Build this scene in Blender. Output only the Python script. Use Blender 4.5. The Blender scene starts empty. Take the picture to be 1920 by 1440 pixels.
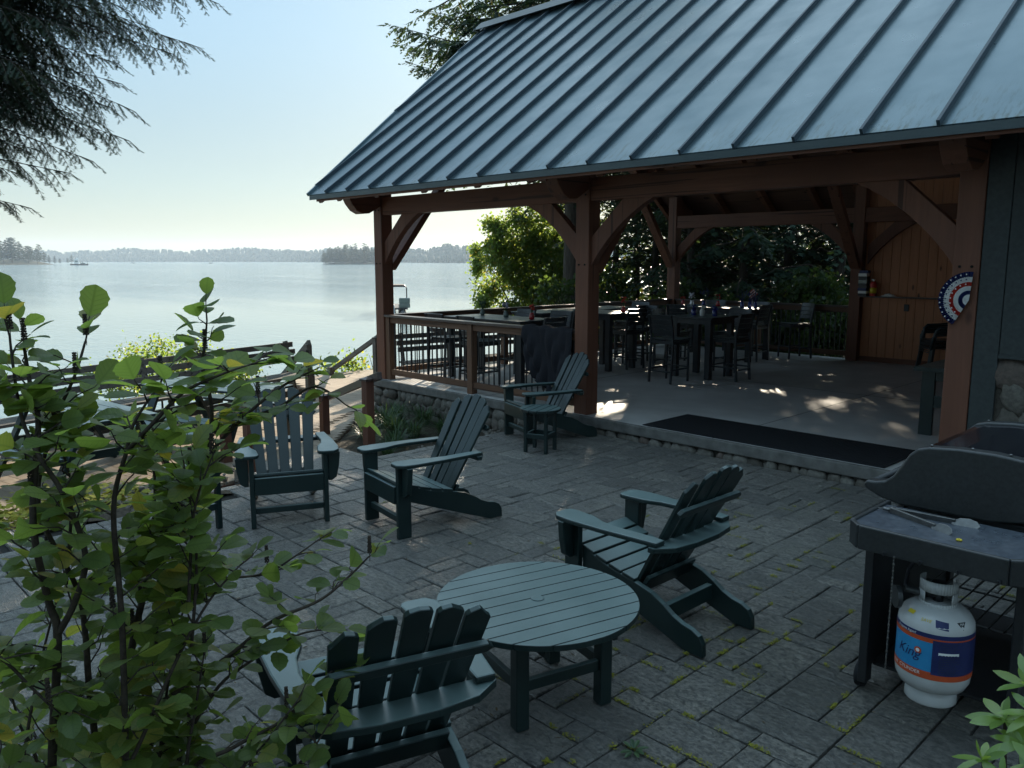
import bpy, math, random
from mathutils import Vector as V, Matrix
import numpy as np

# ------------------------------------------------------------------ camera, sky, sun, exposure
SC = bpy.context.scene
COL = SC.collection
CAM = V((0, 0, 1.98))
cd = bpy.data.cameras.new('camera'); cam = bpy.data.objects.new('camera', cd); COL.objects.link(cam)
cd.sensor_width = 36.0; cd.lens = 36.0 * 1516.9 / 1920.0; cd.clip_start = 0.05; cd.clip_end = 9000
cam.location = CAM
cam.rotation_euler = (math.radians(90 - 8.693), 0, math.radians(45.921))
SC.camera = cam

SUN_AZ = math.radians(-34.5)      # from +Y towards +X
SUN_EL = math.radians(17.0)
sun_dir = V((math.sin(SUN_AZ) * math.cos(SUN_EL), math.cos(SUN_AZ) * math.cos(SUN_EL), math.sin(SUN_EL)))
W = bpy.data.worlds.new("World"); SC.world = W; W.use_nodes = True
nt = W.node_tree
sky = nt.nodes.new('ShaderNodeTexSky'); sky.sky_type = 'NISHITA'; sky.sun_disc = False
sky.sun_elevation = SUN_EL; sky.sun_rotation = SUN_AZ; sky.altitude = 100
sky.air_density = 1.0; sky.dust_density = 0.6; sky.ozone_density = 1.6
bg = nt.nodes['Background']; bg.inputs['Strength'].default_value = 0.13
# even the sky out: compress the sky's range and cool the low band a little
gm = nt.nodes.new('ShaderNodeGamma'); gm.inputs['Gamma'].default_value = 0.38; nt.links.new(sky.outputs[0], gm.inputs['Color'])
tn = nt.nodes.new('ShaderNodeMix'); tn.data_type = 'RGBA'; tn.blend_type = 'MULTIPLY'; tn.inputs[0].default_value = 1.0; tn.inputs[7].default_value = (.90, 1.0, 1.05, 1)
hs_ = nt.nodes.new('ShaderNodeHueSaturation'); hs_.inputs['Saturation'].default_value = 1.45; nt.links.new(gm.outputs[0], hs_.inputs['Color']); nt.links.new(hs_.outputs[0], tn.inputs[6])
# added brightness in the unseen upper sky lifts the foreground, gaining towards the zenith
wc = nt.nodes.new('ShaderNodeTexCoord'); wz = nt.nodes.new('ShaderNodeSeparateXYZ'); nt.links.new(wc.outputs['Generated'], wz.inputs[0])
wm = nt.nodes.new('ShaderNodeValToRGB'); wm.color_ramp.interpolation = 'EASE'
for k_, (p_, c_) in enumerate(((0.0, (.228, .218, .208)), (.10, (.232, .238, .233)), (.29, (.262, .294, .304)), (.48, (.40, .40, .385)), (.80, (1.0, .93, .80)))):
    e_ = wm.color_ramp.elements[k_] if k_ < 2 else wm.color_ramp.elements.new(p_); e_.position = p_; e_.color = (*c_, 1)
nt.links.new(wz.outputs['Z'], wm.inputs[0])
wv_ = nt.nodes.new('ShaderNodeVectorMath'); wv_.operation = 'MULTIPLY'; nt.links.new(tn.outputs[2], wv_.inputs[0]); nt.links.new(wm.outputs[0], wv_.inputs[1]); w3 = nt.nodes.new('ShaderNodeVectorMath'); w3.operation = 'SCALE'; w3.inputs['Scale'].default_value = 3.0; nt.links.new(wv_.outputs[0], w3.inputs[0]); nt.links.new(w3.outputs[0], bg.inputs['Color'])
sd = bpy.data.lights.new('sun', 'SUN'); sun = bpy.data.objects.new('sun', sd); COL.objects.link(sun)
sd.energy = 4.0; sd.angle = math.radians(0.8); sd.color = (1.0, 0.87, 0.68)
sun.rotation_euler = sun_dir.to_track_quat('Z', 'Y').to_euler()
SC.view_settings.view_transform = 'Standard'; SC.view_settings.look = 'None'
SC.view_settings.exposure = 1.85; SC.view_settings.gamma = 1.0
SC.cycles.max_bounces = 8; SC.cycles.transparent_max_bounces = 12
SC.cycles.volume_bounces = 0

RND = random.Random(7)
# ------------------------------------------------------------------ mesh helpers
class MB:
    def __init__(s): s.v = []; s.f = []; s.m = []; s.uv = []; s.has_uv = False
    def face(s, idx, mat=0, uv=None):
        s.f.append(tuple(idx)); s.m.append(mat)
        if uv: s.has_uv = True
        s.uv.append(uv)
    def add(s, vs, fs, mat=0):
        b = len(s.v); s.v += [tuple(p) for p in vs]
        for f in fs: s.face([b + i for i in f], mat)
    def box(s, c, d, M=None, mat=0):
        x, y, z = d[0] / 2, d[1] / 2, d[2] / 2
        vs = [V((a, b, e)) for a in (-x, x) for b in (-y, y) for e in (-z, z)]
        if M is not None: vs = [M @ p for p in vs]
        c = V(c)
        s.add([p + c for p in vs], [(0, 1, 3, 2), (4, 6, 7, 5), (0, 4, 5, 1), (2, 3, 7, 6), (0, 2, 6, 4), (1, 5, 7, 3)], mat)
    def span(s, a, b, mat=0):
        s.box([(a[i] + b[i]) / 2 for i in range(3)], [abs(b[i] - a[i]) for i in range(3)], None, mat)
    def bar(s, p, q, w, h, up=(0, 0, 1), mat=0):
        p, q = V(p), V(q); d = (q - p); L = d.length; d.normalize()
        up = V(up); sx = d.cross(up)
        if sx.length < 1e-4: sx = d.cross(V((0, 1, 0)))
        sx.normalize(); uz = sx.cross(d)
        M = Matrix((sx, d, uz)).transposed()
        s.box((p + q) / 2, (w, L, h), M, mat)
    def prism(s, pts, o, ax, ay, an, t, mat=0):
        o, ax, ay, an = V(o), V(ax), V(ay), V(an); n = len(pts)
        a = [o + ax * p[0] + ay * p[1] - an * (t / 2) for p in pts]
        b = [p + an * t for p in a]
        s.add(a + b, [tuple(range(n - 1, -1, -1)), tuple(range(n, 2 * n))] + [(i, (i + 1) % n, n + (i + 1) % n, n + i) for i in range(n)], mat)
    def tube(s, pts, rad, n=8, mat=0, cap=True):
        pts = [V(p) for p in pts]; m = len(pts)
        if not hasattr(rad, '__len__'): rad = [rad] * m
        base = len(s.v); ref = V((0.31, 0.17, 0.93))
        for i, p in enumerate(pts):
            d = (pts[min(i + 1, m - 1)] - pts[max(i - 1, 0)])
            if d.length < 1e-9: d = V((0, 0, 1))
            d.normalize(); a = d.cross(ref)
            if a.length < .05: a = d.cross(V((1, 0, 0)))
            a.normalize(); b = d.cross(a)
            for k in range(n):
                t = 2 * math.pi * k / n
                s.v.append(tuple(p + (a * math.cos(t) + b * math.sin(t)) * rad[i]))
        for i in range(m - 1):
            for k in range(n):
                k2 = (k + 1) % n
                s.face((base + i * n + k, base + i * n + k2, base + (i + 1) * n + k2, base + (i + 1) * n + k), mat)
        if cap:
            s.face([base + k for k in range(n)][::-1], mat); s.face([base + (m - 1) * n + k for k in range(n)], mat)
    def lathe(s, prof, c=(0, 0, 0), n=24, mat=0):
        base = len(s.v); c = V(c)
        for r, z in prof:
            for k in range(n):
                t = 2 * math.pi * k / n
                s.v.append((c.x + r * math.cos(t), c.y + r * math.sin(t), c.z + z))
        for i in range(len(prof) - 1):
            for k in range(n):
                k2 = (k + 1) % n
                s.face((base + i * n + k, base + i * n + k2, base + (i + 1) * n + k2, base + (i + 1) * n + k), mat)
        s.face([base + k for k in range(n)][::-1], mat); s.face([base + (len(prof) - 1) * n + k for k in range(n)], mat)
    def blob(s, c, r, seed=0, nu=9, nv=6, jit=.12, mat=0, M=None):
        R = random.Random(seed); base = len(s.v); c = V(c); off = [[1 + R.uniform(-jit, jit) for _ in range(nu)] for _ in range(nv)]
        for i in range(nv + 1):
            ph = math.pi * i / nv
            for k in range(nu):
                t = 2 * math.pi * k / nu; j = off[i % nv][k] if 0 < i < nv else 1
                p = V((r[0] * math.sin(ph) * math.cos(t) * j, r[1] * math.sin(ph) * math.sin(t) * j, r[2] * math.cos(ph) * j))
                if M is not None: p = M @ p
                s.v.append(tuple(c + p))
        for i in range(nv):
            for k in range(nu):
                k2 = (k + 1) % nu
                s.face((base + i * nu + k, base + (i + 1) * nu + k, base + (i + 1) * nu + k2, base + i * nu + k2), mat)
    def build(s, name, mats, parent=None, bevel=0, smooth=False, seg=2, hide=False):
        me = bpy.data.meshes.new(name)
        me.from_pydata(s.v, [], s.f)
        if not isinstance(mats, (list, tuple)): mats = [mats]
        for m in mats: me.materials.append(m)
        if len(mats) > 1: me.polygons.foreach_set('material_index', s.m)
        if s.has_uv:
            ul = me.uv_layers.new(name='UVMap'); arr = []
            for f, u in zip(s.f, s.uv): arr += [c for p in (u or [(0, 0)] * len(f)) for c in p]
            ul.data.foreach_set('uv', arr)
        if smooth: me.polygons.foreach_set('use_smooth', [True] * len(me.polygons))
        me.update()
        o = bpy.data.objects.new(name, me); COL.objects.link(o)
        if parent is not None: o.parent = parent
        if bevel:
            b = o.modifiers.new('bevel', 'BEVEL'); b.width = bevel; b.segments = seg; b.limit_method = 'ANGLE'; b.angle_limit = math.radians(40)
        return o

def thing(name, label, cat, loc=(0, 0, 0), rz=0, group=None):
    o = bpy.data.objects.new(name, None); COL.objects.link(o); o.empty_display_size = .2
    o.location = loc; o.rotation_euler = (0, 0, rz); o['label'] = label; o['category'] = cat
    if group: o['group'] = group
    return o
def tag(o, label, cat, group=None):
    o['label'] = label; o['category'] = cat
    if group: o['group'] = group
    return o
def struct(o): o['kind'] = 'structure'; return o
def stuff(o): o['kind'] = 'stuff'; return o
def dup(root, loc, rz, label, group=None):
    r = root.copy(); COL.objects.link(r); r.location = loc; r.rotation_euler = (0, 0, rz); r['label'] = label
    if group: r['group'] = group
    for ch in list(root.children):
        c = ch.copy(); COL.objects.link(c); c.parent = r
        for g in list(ch.children):
            d = g.copy(); COL.objects.link(d); d.parent = c
    return r
def head(fx, fy): return math.atan2(fy, fx) - math.pi / 2      # rotation that turns local +Y to (fx, fy)
_yaw, _pit = math.radians(-45.921), math.radians(8.693)
_F = V((math.sin(_yaw) * math.cos(_pit), math.cos(_yaw) * math.cos(_pit), -math.sin(_pit)))
_Rt = V((math.cos(_yaw), -math.sin(_yaw), 0)); _U = _Rt.cross(_F)
def at(x, y, dist):            # where the sight line to a measured photo point is, dist metres away on the plan
    d = _F + _Rt * ((x - 960) / 1516.9) - _U * ((y - 720) / 1516.9)
    return CAM + d * (dist / math.hypot(d.x, d.y))

# ------------------------------------------------------------------ materials
def mat(name, base, rough=.6, spec=.5, metal=0, build=None):
    m = bpy.data.materials.new(name); m.use_nodes = True; t = m.node_tree; b = t.nodes['Principled BSDF']
    b.inputs['Base Color'].default_value = (*base, 1); b.inputs['Roughness'].default_value = rough
    b.inputs['Specular IOR Level'].default_value = spec; b.inputs['Metallic'].default_value = metal
    if build: build(t, b)
    return m
def N(t, typ, **k):
    n = t.nodes.new(typ)
    for a, v in k.items():
        if a.startswith('i_'): n.inputs[a[2:].replace('_', ' ')].default_value = v
        else: setattr(n, a, v)
    return n
def coords(t, scale=(1, 1, 1), out='Object', rot=(0, 0, 0)):
    tc = N(t, 'ShaderNodeTexCoord'); mp = N(t, 'ShaderNodeMapping'); mp.inputs['Scale'].default_value = scale; mp.inputs['Rotation'].default_value = rot
    t.links.new(tc.outputs[out], mp.inputs[0]); return mp.outputs[0]
def noise(t, vec, scale, detail=4, rough=.55, dist=0):
    n = N(t, 'ShaderNodeTexNoise'); n.inputs['Scale'].default_value = scale; n.inputs['Detail'].default_value = detail
    n.inputs['Roughness'].default_value = rough; n.inputs['Distortion'].default_value = dist
    t.links.new(vec, n.inputs['Vector']); return n.outputs['Fac']
def ramp(t, fac, stops):
    r = N(t, 'ShaderNodeValToRGB'); el = r.color_ramp.elements
    while len(el) < len(stops): el.new(.5)
    for e, (p, c) in zip(el, stops): e.position = p; e.color = (*c, 1) if len(c) == 3 else c
    t.links.new(fac, r.inputs[0]); return r.outputs[0]
def mixc(t, fac, a, b, typ='MIX'):
    m = N(t, 'ShaderNodeMix', data_type='RGBA', blend_type=typ)
    for sock, v in ((m.inputs[0], fac), (m.inputs[6], a), (m.inputs[7], b)):
        if isinstance(v, (int, float)): sock.default_value = v
        elif isinstance(v, tuple): sock.default_value = (*v, 1)
        else: t.links.new(v, sock)
    return m.outputs[2]
def bump(t, b, h, strength=.3, dist=.01):
    n = N(t, 'ShaderNodeBump'); n.inputs['Strength'].default_value = strength; n.inputs['Distance'].default_value = dist
    t.links.new(h, n.inputs['Height']); t.links.new(n.outputs[0], b.inputs['Normal']); return n
def speckle(c1, c2, sc=20, bs=.2, bd=.004, scale=(1, 1, 1), bsc=None, rr=None, detail=6):
    def f(t, b):
        v = coords(t, scale); n = noise(t, v, sc, detail)
        t.links.new(ramp(t, n, [(.3, c1), (.7, c2)]), b.inputs['Base Color'])
        h = n if bsc is None else noise(t, v, bsc, 4)
        bump(t, b, h, bs, bd)
        if rr:
            t.links.new(ramp(t, noise(t, v, sc * .3, 3), [(.3, (rr[0],) * 3), (.7, (rr[1],) * 3)]), b.inputs['Roughness'])
    return f
def wood(c1, c2, axis=0, sc=9, bs=.25):
    s = [sc, sc, sc]; s[axis] = sc * .06
    def f(t, b):
        v = coords(t, tuple(s)); n = noise(t, v, 1.6, 6, .65, 1.2)
        big = noise(t, coords(t), .8, 2)
        c = mixc(t, ramp(t, big, [(.35, (0, 0, 0)), (.7, (1, 1, 1))]), ramp(t, n, [(.25, c1), (.75, c2)]), c1)
        s2 = [sc * 1.6] * 3; s2[axis] = sc * .035; ck = noise(t, coords(t, tuple(s2)), 1.3, 3, .5, .6)
        c = mixc(t, ramp(t, ck, [(.60, (0, 0, 0)), (.66, (.8, .8, .8))]), c, tuple(x * .28 for x in c1))          # drying checks
        kn = N(t, 'ShaderNodeTexVoronoi'); s3 = [2.3] * 3; s3[axis] = 1.1; kn.inputs['Scale'].default_value = 1.0; t.links.new(coords(t, tuple(s3)), kn.inputs['Vector'])
        c = mixc(t, ramp(t, kn.outputs['Distance'], [(.05, (.8, .8, .8)), (.10, (0, 0, 0))]), c, tuple(x * .3 for x in c1))
        t.links.new(c, b.inputs['Base Color']); bump(t, b, n, bs, .003)
    return f
M = {}
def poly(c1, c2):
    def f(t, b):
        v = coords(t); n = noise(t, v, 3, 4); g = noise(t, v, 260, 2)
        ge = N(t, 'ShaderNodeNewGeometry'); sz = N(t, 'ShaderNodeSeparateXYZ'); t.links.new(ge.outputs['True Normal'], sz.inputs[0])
        top_sheen = ramp(t, sz.outputs['Z'], [(.75, (0, 0, 0)), (.95, (1, 1, 1))])
        col = mixc(t, top_sheen, ramp(t, n, [(.3, c1), (.7, c2)]), ramp(t, n, [(.3, (.085, .128, .126)), (.7, (.118, .165, .162))]))      # top faces painted paler to stand for reflected sky
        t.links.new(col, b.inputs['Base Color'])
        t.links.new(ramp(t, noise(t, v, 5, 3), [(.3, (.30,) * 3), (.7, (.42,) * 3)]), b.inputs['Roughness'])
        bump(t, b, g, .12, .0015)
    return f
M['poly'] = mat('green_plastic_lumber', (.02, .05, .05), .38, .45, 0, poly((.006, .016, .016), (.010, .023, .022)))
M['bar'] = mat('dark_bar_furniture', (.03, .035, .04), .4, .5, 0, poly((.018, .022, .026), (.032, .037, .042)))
M['steel'] = mat('black_powder_coat', (.012, .013, .015), .45, .5, 0, speckle((.010, .011, .013), (.018, .019, .021), 60, .05))
for ax, nm in ((0, 'x'), (1, 'y'), (2, 'z')):
    M['timber_' + nm] = mat('stained_timber_' + nm, (.16, .06, .035), .6, .3, 0, wood((.118, .048, .029), (.225, .094, .055), ax, 9))
    M['rail_' + nm] = mat('rail_wood_' + nm, (.16, .08, .05), .6, .35, 0, wood((.105, .052, .030), (.190, .100, .058), ax, 11))
M['cap'] = mat('rail_cap_stain', (.05, .03, .028), .35, .5, 0, wood((.045, .026, .022), (.075, .045, .036), 0, 12, .1))
def pine(t, b):
    v = coords(t, (9, 9, .7)); n = noise(t, v, 1.6, 6, .65, 1.5)
    kn = N(t, 'ShaderNodeTexVoronoi'); kn.inputs['Scale'].default_value = 1.0; t.links.new(coords(t, (5.2, 5.2, 2.1)), kn.inputs['Vector'])
    c = ramp(t, n, [(.25, (.34, .135, .062)), (.75, (.46, .195, .092))])
    c = mixc(t, ramp(t, kn.outputs['Distance'], [(.06, (1, 1, 1)), (.13, (0, 0, 0))]), c, (.09, .04, .022))
    t.links.new(c, b.inputs['Base Color']); bump(t, b, n, .2, .003)
M['pine'] = mat('knotty_pine_boards', (.3, .14, .06), .55, .35, 0, pine)
M['soffit'] = mat('roof_deck_boards', (.09, .04, .025), .7, .2, 0, wood((.100, .055, .040), (.18, .095, .065), 0, 8))
def roofm(t, b):
    v = coords(t); n = noise(t, v, 1.2, 5); st = noise(t, coords(t, (14, 1.0, 1.0)), 1.0, 5, .6)
    c = ramp(t, n, [(.3, (.092, .142, .165)), (.7, (.110, .164, .188))])
    c = mixc(t, ramp(t, st, [(.52, (0, 0, 0)), (.75, (.05, .05, .05))]), c, (.09, .13, .15))
    # lichen and water marks, thickest on the last hand of metal above the drip edge
    sx = N(t, 'ShaderNodeSeparateXYZ'); tc = N(t, 'ShaderNodeTexCoord'); t.links.new(tc.outputs['Object'], sx.inputs[0])
    e = ramp(t, sx.outputs['Y'], [(0, (1, 1, 1)), (1, (0, 0, 0))])
    mr = N(t, 'ShaderNodeMapRange'); mr.inputs[1].default_value = -4.70; mr.inputs[2].default_value = -4.22; mr.inputs[3].default_value = 1; mr.inputs[4].default_value = 0
    t.links.new(sx.outputs['Y'], mr.inputs[0])
    sp = ramp(t, noise(t, coords(t, (26, 5, 5)), 1.0, 6, .7), [(.5, (0, 0, 0)), (.68, (1, 1, 1))])
    mm = N(t, 'ShaderNodeMath', operation='MULTIPLY'); t.links.new(mr.outputs[0], mm.inputs[0]); t.links.new(sp, mm.inputs[1])
    c = mixc(t, mm.outputs[0], c, (.045, .062, .050))
    t.links.new(c, b.inputs['Base Color'])
    t.links.new(ramp(t, noise(t, v, 2.5, 4), [(.3, (.26,) * 3), (.7, (.40,) * 3)]), b.inputs['Roughness'])
    bump(t, b, noise(t, coords(t, (2.6, .35, .35)), 1.0, 2), .10, .03)
M['roof'] = mat('standing_seam_metal', (.1, .14, .17), .34, .6, .65, roofm)
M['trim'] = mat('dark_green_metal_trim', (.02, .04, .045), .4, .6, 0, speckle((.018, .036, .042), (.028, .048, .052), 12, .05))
M['seam'] = mat('seam_metal_shaded', (.03, .05, .065), .5, .4, 0, speckle((.020, .036, .050), (.032, .052, .066), 12, .05))  # darkened below the panel colour to stand for the seams' shaded sides
M['concrete'] = mat('broom_finished_concrete', (.2, .19, .18), .55, .4, 0, speckle((.37, .36, .345), (.50, .49, .47), 2.2, .25, .003, (1, 1, 1), 90, (.38, .6)))
M['nosing'] = mat('toned_down_concrete_edge', (.14, .135, .125), .7, .3, 0, speckle((.085, .082, .074), (.165, .158, .145), 9, .5, .004, (1, 1, 1), 60))  # edge colour darkened to offset the sky light on the slab front
def paver(t, b):
    at_ = N(t, 'ShaderNodeAttribute'); at_.attribute_name = 'rnd'
    v = coords(t); n = noise(t, v, 7, 7, .62); 
    wv = noise(t, coords(t, (9, 22, 10), rot=(0, 0, .5)), 1.0, 7, .68, 2.6)
    fine = noise(t, v, 150, 3)
    c = ramp(t, at_.outputs['Fac'], [(0, (.160, .150, .132)), (.5, (.228, .212, .184)), (1, (.305, .280, .238))])
    c = mixc(t, ramp(t, n, [(.35, (0, 0, 0)), (.75, (.6, .6, .6))]), c, (.105, .102, .096))
    c = mixc(t, ramp(t, noise(t, v, .7, 4), [(.5, (0, 0, 0)), (.8, (.5, .5, .5))]), c, (.130, .138, .100))
    pit = noise(t, v, 38, 8, .72); c = mixc(t, ramp(t, pit, [(.40, (.85, .85, .85)), (.56, (0, 0, 0))]), c, (.055, .055, .052))
    c = mixc(t, ramp(t, wv, [(.36, (.6, .6, .6)), (.50, (0, 0, 0))]), c, (.075, .074, .070))
    t.links.new(c, b.inputs['Base Color'])
    a = N(t, 'ShaderNodeMath', operation='MULTIPLY_ADD'); a.inputs[1].default_value = 1.0
    t.links.new(wv, a.inputs[0]); t.links.new(n, a.inputs[2])
    a2 = N(t, 'ShaderNodeMath', operation='MULTIPLY_ADD'); a2.inputs[1].default_value = .35
    t.links.new(pit, a2.inputs[0]); t.links.new(a.outputs[0], a2.inputs[2])
    bump(t, b, a2.outputs[0], 1.0, .034)
    t.links.new(ramp(t, n, [(.3, (.28,) * 3), (.7, (.46,) * 3)]), b.inputs['Roughness'])
M['paver'] = mat('slate_textured_paver', (.13, .13, .12), .5, .8, 0, paver)
M['joint'] = mat('joint_sand', (.035, .034, .030), .9, .2, 0, speckle((.008, .008, .007), (.022, .021, .018), 60, .4, .004))
M['soil'] = mat('garden_soil', (.05, .04, .03), .95, .1, 0, speckle((.030, .025, .019), (.085, .07, .052), 25, .8, .02))
M['shoreland'] = mat('wooded_shore', (.04, .045, .035), .95, .1, 0, speckle((.022, .028, .020), (.055, .058, .042), .2, .3, .1))
M['duff'] = mat('forest_floor', (.06, .05, .03), .95, .1, 0, speckle((.030, .030, .018), (.095, .075, .042), 6, .8, .04))
def stone(t, b):
    at_ = N(t, 'ShaderNodeAttribute'); at_.attribute_name = 'rnd'
    n = noise(t, coords(t), 26, 6, .65); 
    c = ramp(t, at_.outputs['Fac'], [(0, (.085, .074, .060)), (.4, (.145, .130, .108)), (.75, (.185, .172, .148)), (1, (.120, .088, .072))])
    c = mixc(t, ramp(t, n, [(.35, (0, 0, 0)), (.7, (.75, .75, .75))]), c, (.055, .050, .042))
    t.links.new(c, b.inputs['Base Color']); bump(t, b, n, .7, .014)
M['stone'] = mat('rounded_fieldstone', (.25, .22, .18), .85, .25, 0, stone)
M['mortar'] = mat('recessed_mortar', (.07, .06, .05), .95, .1, 0, speckle((.045, .040, .034), (.09, .08, .066), 40, .5))
def deckm(t, b):
    at_ = N(t, 'ShaderNodeAttribute'); at_.attribute_name = 'rnd'
    n = noise(t, coords(t, (1.2, 26, 26), rot=(0, 0, -.21)), 1.0, 6, .6, .6)
    c = ramp(t, at_.outputs['Fac'], [(0, (.26, .20, .145)), (1, (.36, .285, .21))])
    c = mixc(t, ramp(t, n, [(.35, (0, 0, 0)), (.75, (.7, .7, .7))]), c, (.20, .150, .105))
    t.links.new(c, b.inputs['Base Color']); bump(t, b, n, .3, .004)
M['deck'] = mat('weathered_deck_boards', (.3, .24, .18), .65, .3, 0, deckm)
M['redwood'] = mat('deck_post_stain', (.14, .05, .03), .55, .35, 0, wood((.085, .034, .022), (.17, .07, .042), 2, 10))
M['grey_wood'] = mat('weathered_grey_wood', (.14, .12, .10), .8, .2, 0, wood((.085, .074, .064), (.19, .17, .145), 0, 10))
def siding(t, b):
    v = coords(t); n = noise(t, v, 30, 5)
    t.links.new(ramp(t, n, [(.3, (.028, .034, .034)), (.7, (.042, .050, .049))]), b.inputs['Base Color']); bump(t, b, n, .15, .003)
M['siding'] = mat('grey_green_painted_board', (.06, .08, .08), .6, .35, 0, siding)
M['rubber'] = mat('rubber_mat', (.016, .017, .02), .8, .25, 0, speckle((.012, .013, .015), (.022, .023, .026), 80, .4, .003))
M['cloth'] = mat('black_cloth', (.014, .014, .018), .85, .2, 0, speckle((.010, .010, .013), (.022, .022, .027), 300, .2, .001))
M['white'] = mat('white_enamel', (.75, .76, .74), .25, .5, 0, speckle((.40, .41, .40), (.50, .50, .49), 6, .03))
M['offwhite'] = mat('white_paint', (.7, .7, .68), .5, .4, 0, speckle((.62, .62, .6), (.74, .74, .72), 15, .05))
M['navy'] = mat('navy_print', (.012, .02, .09), .45, .4, 0, speckle((.010, .017, .075), (.016, .025, .11), 15, .03))
M['red'] = mat('red_print', (.45, .03, .02), .45, .4, 0, speckle((.38, .028, .02), (.5, .04, .026), 15, .03))
M['orange'] = mat('orange_red_band', (.45, .07, .02), .4, .4, 0, speckle((.40, .06, .018), (.5, .08, .024), 15, .03))
M['cyan'] = mat('bright_blue_print', (.02, .20, .42), .4, .4, 0, speckle((.015, .17, .38), (.03, .25, .47), 7, .03))
M['yellow'] = mat('yellow_sticker', (.55, .42, .02), .5, .4, 0, speckle((.5, .38, .02), (.6, .46, .03), 20, .03))
M['green_tank'] = mat('pale_band', (.5, .5, .46), .5, .4)
M['gloss'] = mat('glossy_black_enamel', (.008, .008, .012), .12, .6, 0, speckle((.006, .006, .010), (.011, .011, .014), 10, .04))
M['castgrey'] = mat('grey_cast_aluminium', (.05, .055, .055), .35, .6, .2, speckle((.022, .024, .025), (.036, .039, .040), 60, .08, .001))
M['shelfgrey'] = mat('speckled_grey_work_surface', (.05, .06, .075), .32, .55, 0, speckle((.035, .042, .055), (.065, .078, .095), 40, .1, .001, rr=(.25, .42)))
M['chrome'] = mat('stainless_steel', (.2, .2, .2), .42, .5, 1, speckle((.12, .12, .118), (.19, .19, .185), 30, .05, .001))
M['bark'] = mat('tree_bark', (.06, .05, .042), .9, .15, 0, speckle((.032, .027, .024), (.095, .08, .066), 3, 1.0, .03, (7, 7, 1)))
M['twig'] = mat('shrub_bark', (.05, .04, .032), .8, .2, 0, speckle((.035, .027, .022), (.075, .058, .045), 60, .3, .002))
def leafmat(name, c1, c2, trans, tcol, rough=.45, vein=False, gloss=.35):
    m = bpy.data.materials.new(name); m.use_nodes = True; t = m.node_tree; b = t.nodes['Principled BSDF']; out = t.nodes['Material Output']
    a = N(t, 'ShaderNodeAttribute'); a.attribute_name = 'rnd'
    col = ramp(t, a.outputs['Fac'], [(0, c1), (1, c2)])
    tc_ = ramp(t, a.outputs['Fac'], [(0, tcol), (.85, tuple(min(1, x * 1.25) for x in tcol)), (1, (tcol[0] * 2.2, tcol[1] * 1.2, tcol[2]))])
    if vein:
        u = N(t, 'ShaderNodeUVMap'); sx = N(t, 'ShaderNodeSeparateXYZ'); t.links.new(u.outputs[0], sx.inputs[0])
        ab = N(t, 'ShaderNodeMath', operation='ABSOLUTE'); t.links.new(sx.outputs['X'], ab.inputs[0])
        k = N(t, 'ShaderNodeMath', operation='MULTIPLY_ADD'); k.inputs[1].default_value = -.55; t.links.new(ab.outputs[0], k.inputs[0]); t.links.new(sx.outputs['Y'], k.inputs[2])
        fr = N(t, 'ShaderNodeMath', operation='MULTIPLY'); fr.inputs[1].default_value = 6.5; t.links.new(k.outputs[0], fr.inputs[0])
        pp = N(t, 'ShaderNodeMath', operation='PINGPONG'); pp.inputs[1].default_value = .5; t.links.new(fr.outputs[0], pp.inputs[0])
        mn = N(t, 'ShaderNodeMath', operation='MINIMUM'); t.links.new(pp.outputs[0], mn.inputs[0])
        sc = N(t, 'ShaderNodeMath', operation='MULTIPLY'); sc.inputs[1].default_value = 1.6; t.links.new(ab.outputs[0], sc.inputs[0]); t.links.new(sc.outputs[0], mn.inputs[1])
        vf = ramp(t, mn.outputs[0], [(.0, (.55, .55, .55)), (.10, (0, 0, 0))])
        tc_ = mixc(t, vf, tc_, (tcol[0] * .55, tcol[1] * .6, tcol[2] * .5))
        bump(t, b, ramp(t, mn.outputs[0], [(0, (0, 0, 0)), (.3, (1, 1, 1))]), .35, .002)
    t.links.new(col, b.inputs['Base Color']); b.inputs['Roughness'].default_value = rough; b.inputs['Specular IOR Level'].default_value = gloss
    tr = N(t, 'ShaderNodeBsdfTranslucent'); t.links.new(tc_, tr.inputs['Color'])
    mx = N(t, 'ShaderNodeMixShader'); mx.inputs[0].default_value = trans
    t.links.new(b.outputs[0], mx.inputs[1]); t.links.new(tr.outputs[0], mx.inputs[2]); t.links.new(mx.outputs[0], out.inputs['Surface'])
    return m
M['shrub_leaf'] = leafmat('shrub_leaf', (.080, .130, .045), (.150, .200, .065), .58, (.30, .41, .065), .38, True, .5)
M['maple_leaf'] = leafmat('maple_leaf', (.055, .098, .034), (.095, .145, .048), .52, (.25, .35, .055), .5)
M['under_leaf'] = leafmat('undergrowth_leaf', (.022, .045, .020), (.045, .075, .028), .35, (.12, .19, .03), .5)
M['needle'] = leafmat('hemlock_needle', (.014, .028, .020), (.026, .044, .026), .22, (.07, .10, .03), .6)
M['conifer'] = leafmat('conifer_foliage', (.016, .036, .026), (.034, .060, .034), .22, (.08, .13, .035), .6)
M['far_leaf'] = leafmat('far_forest_foliage', (.022, .042, .030), (.045, .065, .040), .15, (.08, .12, .04), .8)
M['grass'] = leafmat('grass_blade', (.024, .055, .026), (.050, .092, .036), .25, (.10, .17, .04), .45)
M['rhodo'] = leafmat('rhododendron_leaf', (.10, .18, .04), (.165, .26, .06), .35, (.36, .50, .06), .26, False, .6)
M['moss'] = leafmat('moss_leaf', (.15, .16, .018), (.27, .25, .035), .2, (.3, .3, .03), .9)
M['litter'] = leafmat('dry_leaf_litter', (.06, .04, .022), (.16, .11, .055), .1, (.1, .07, .03), .9)

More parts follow.
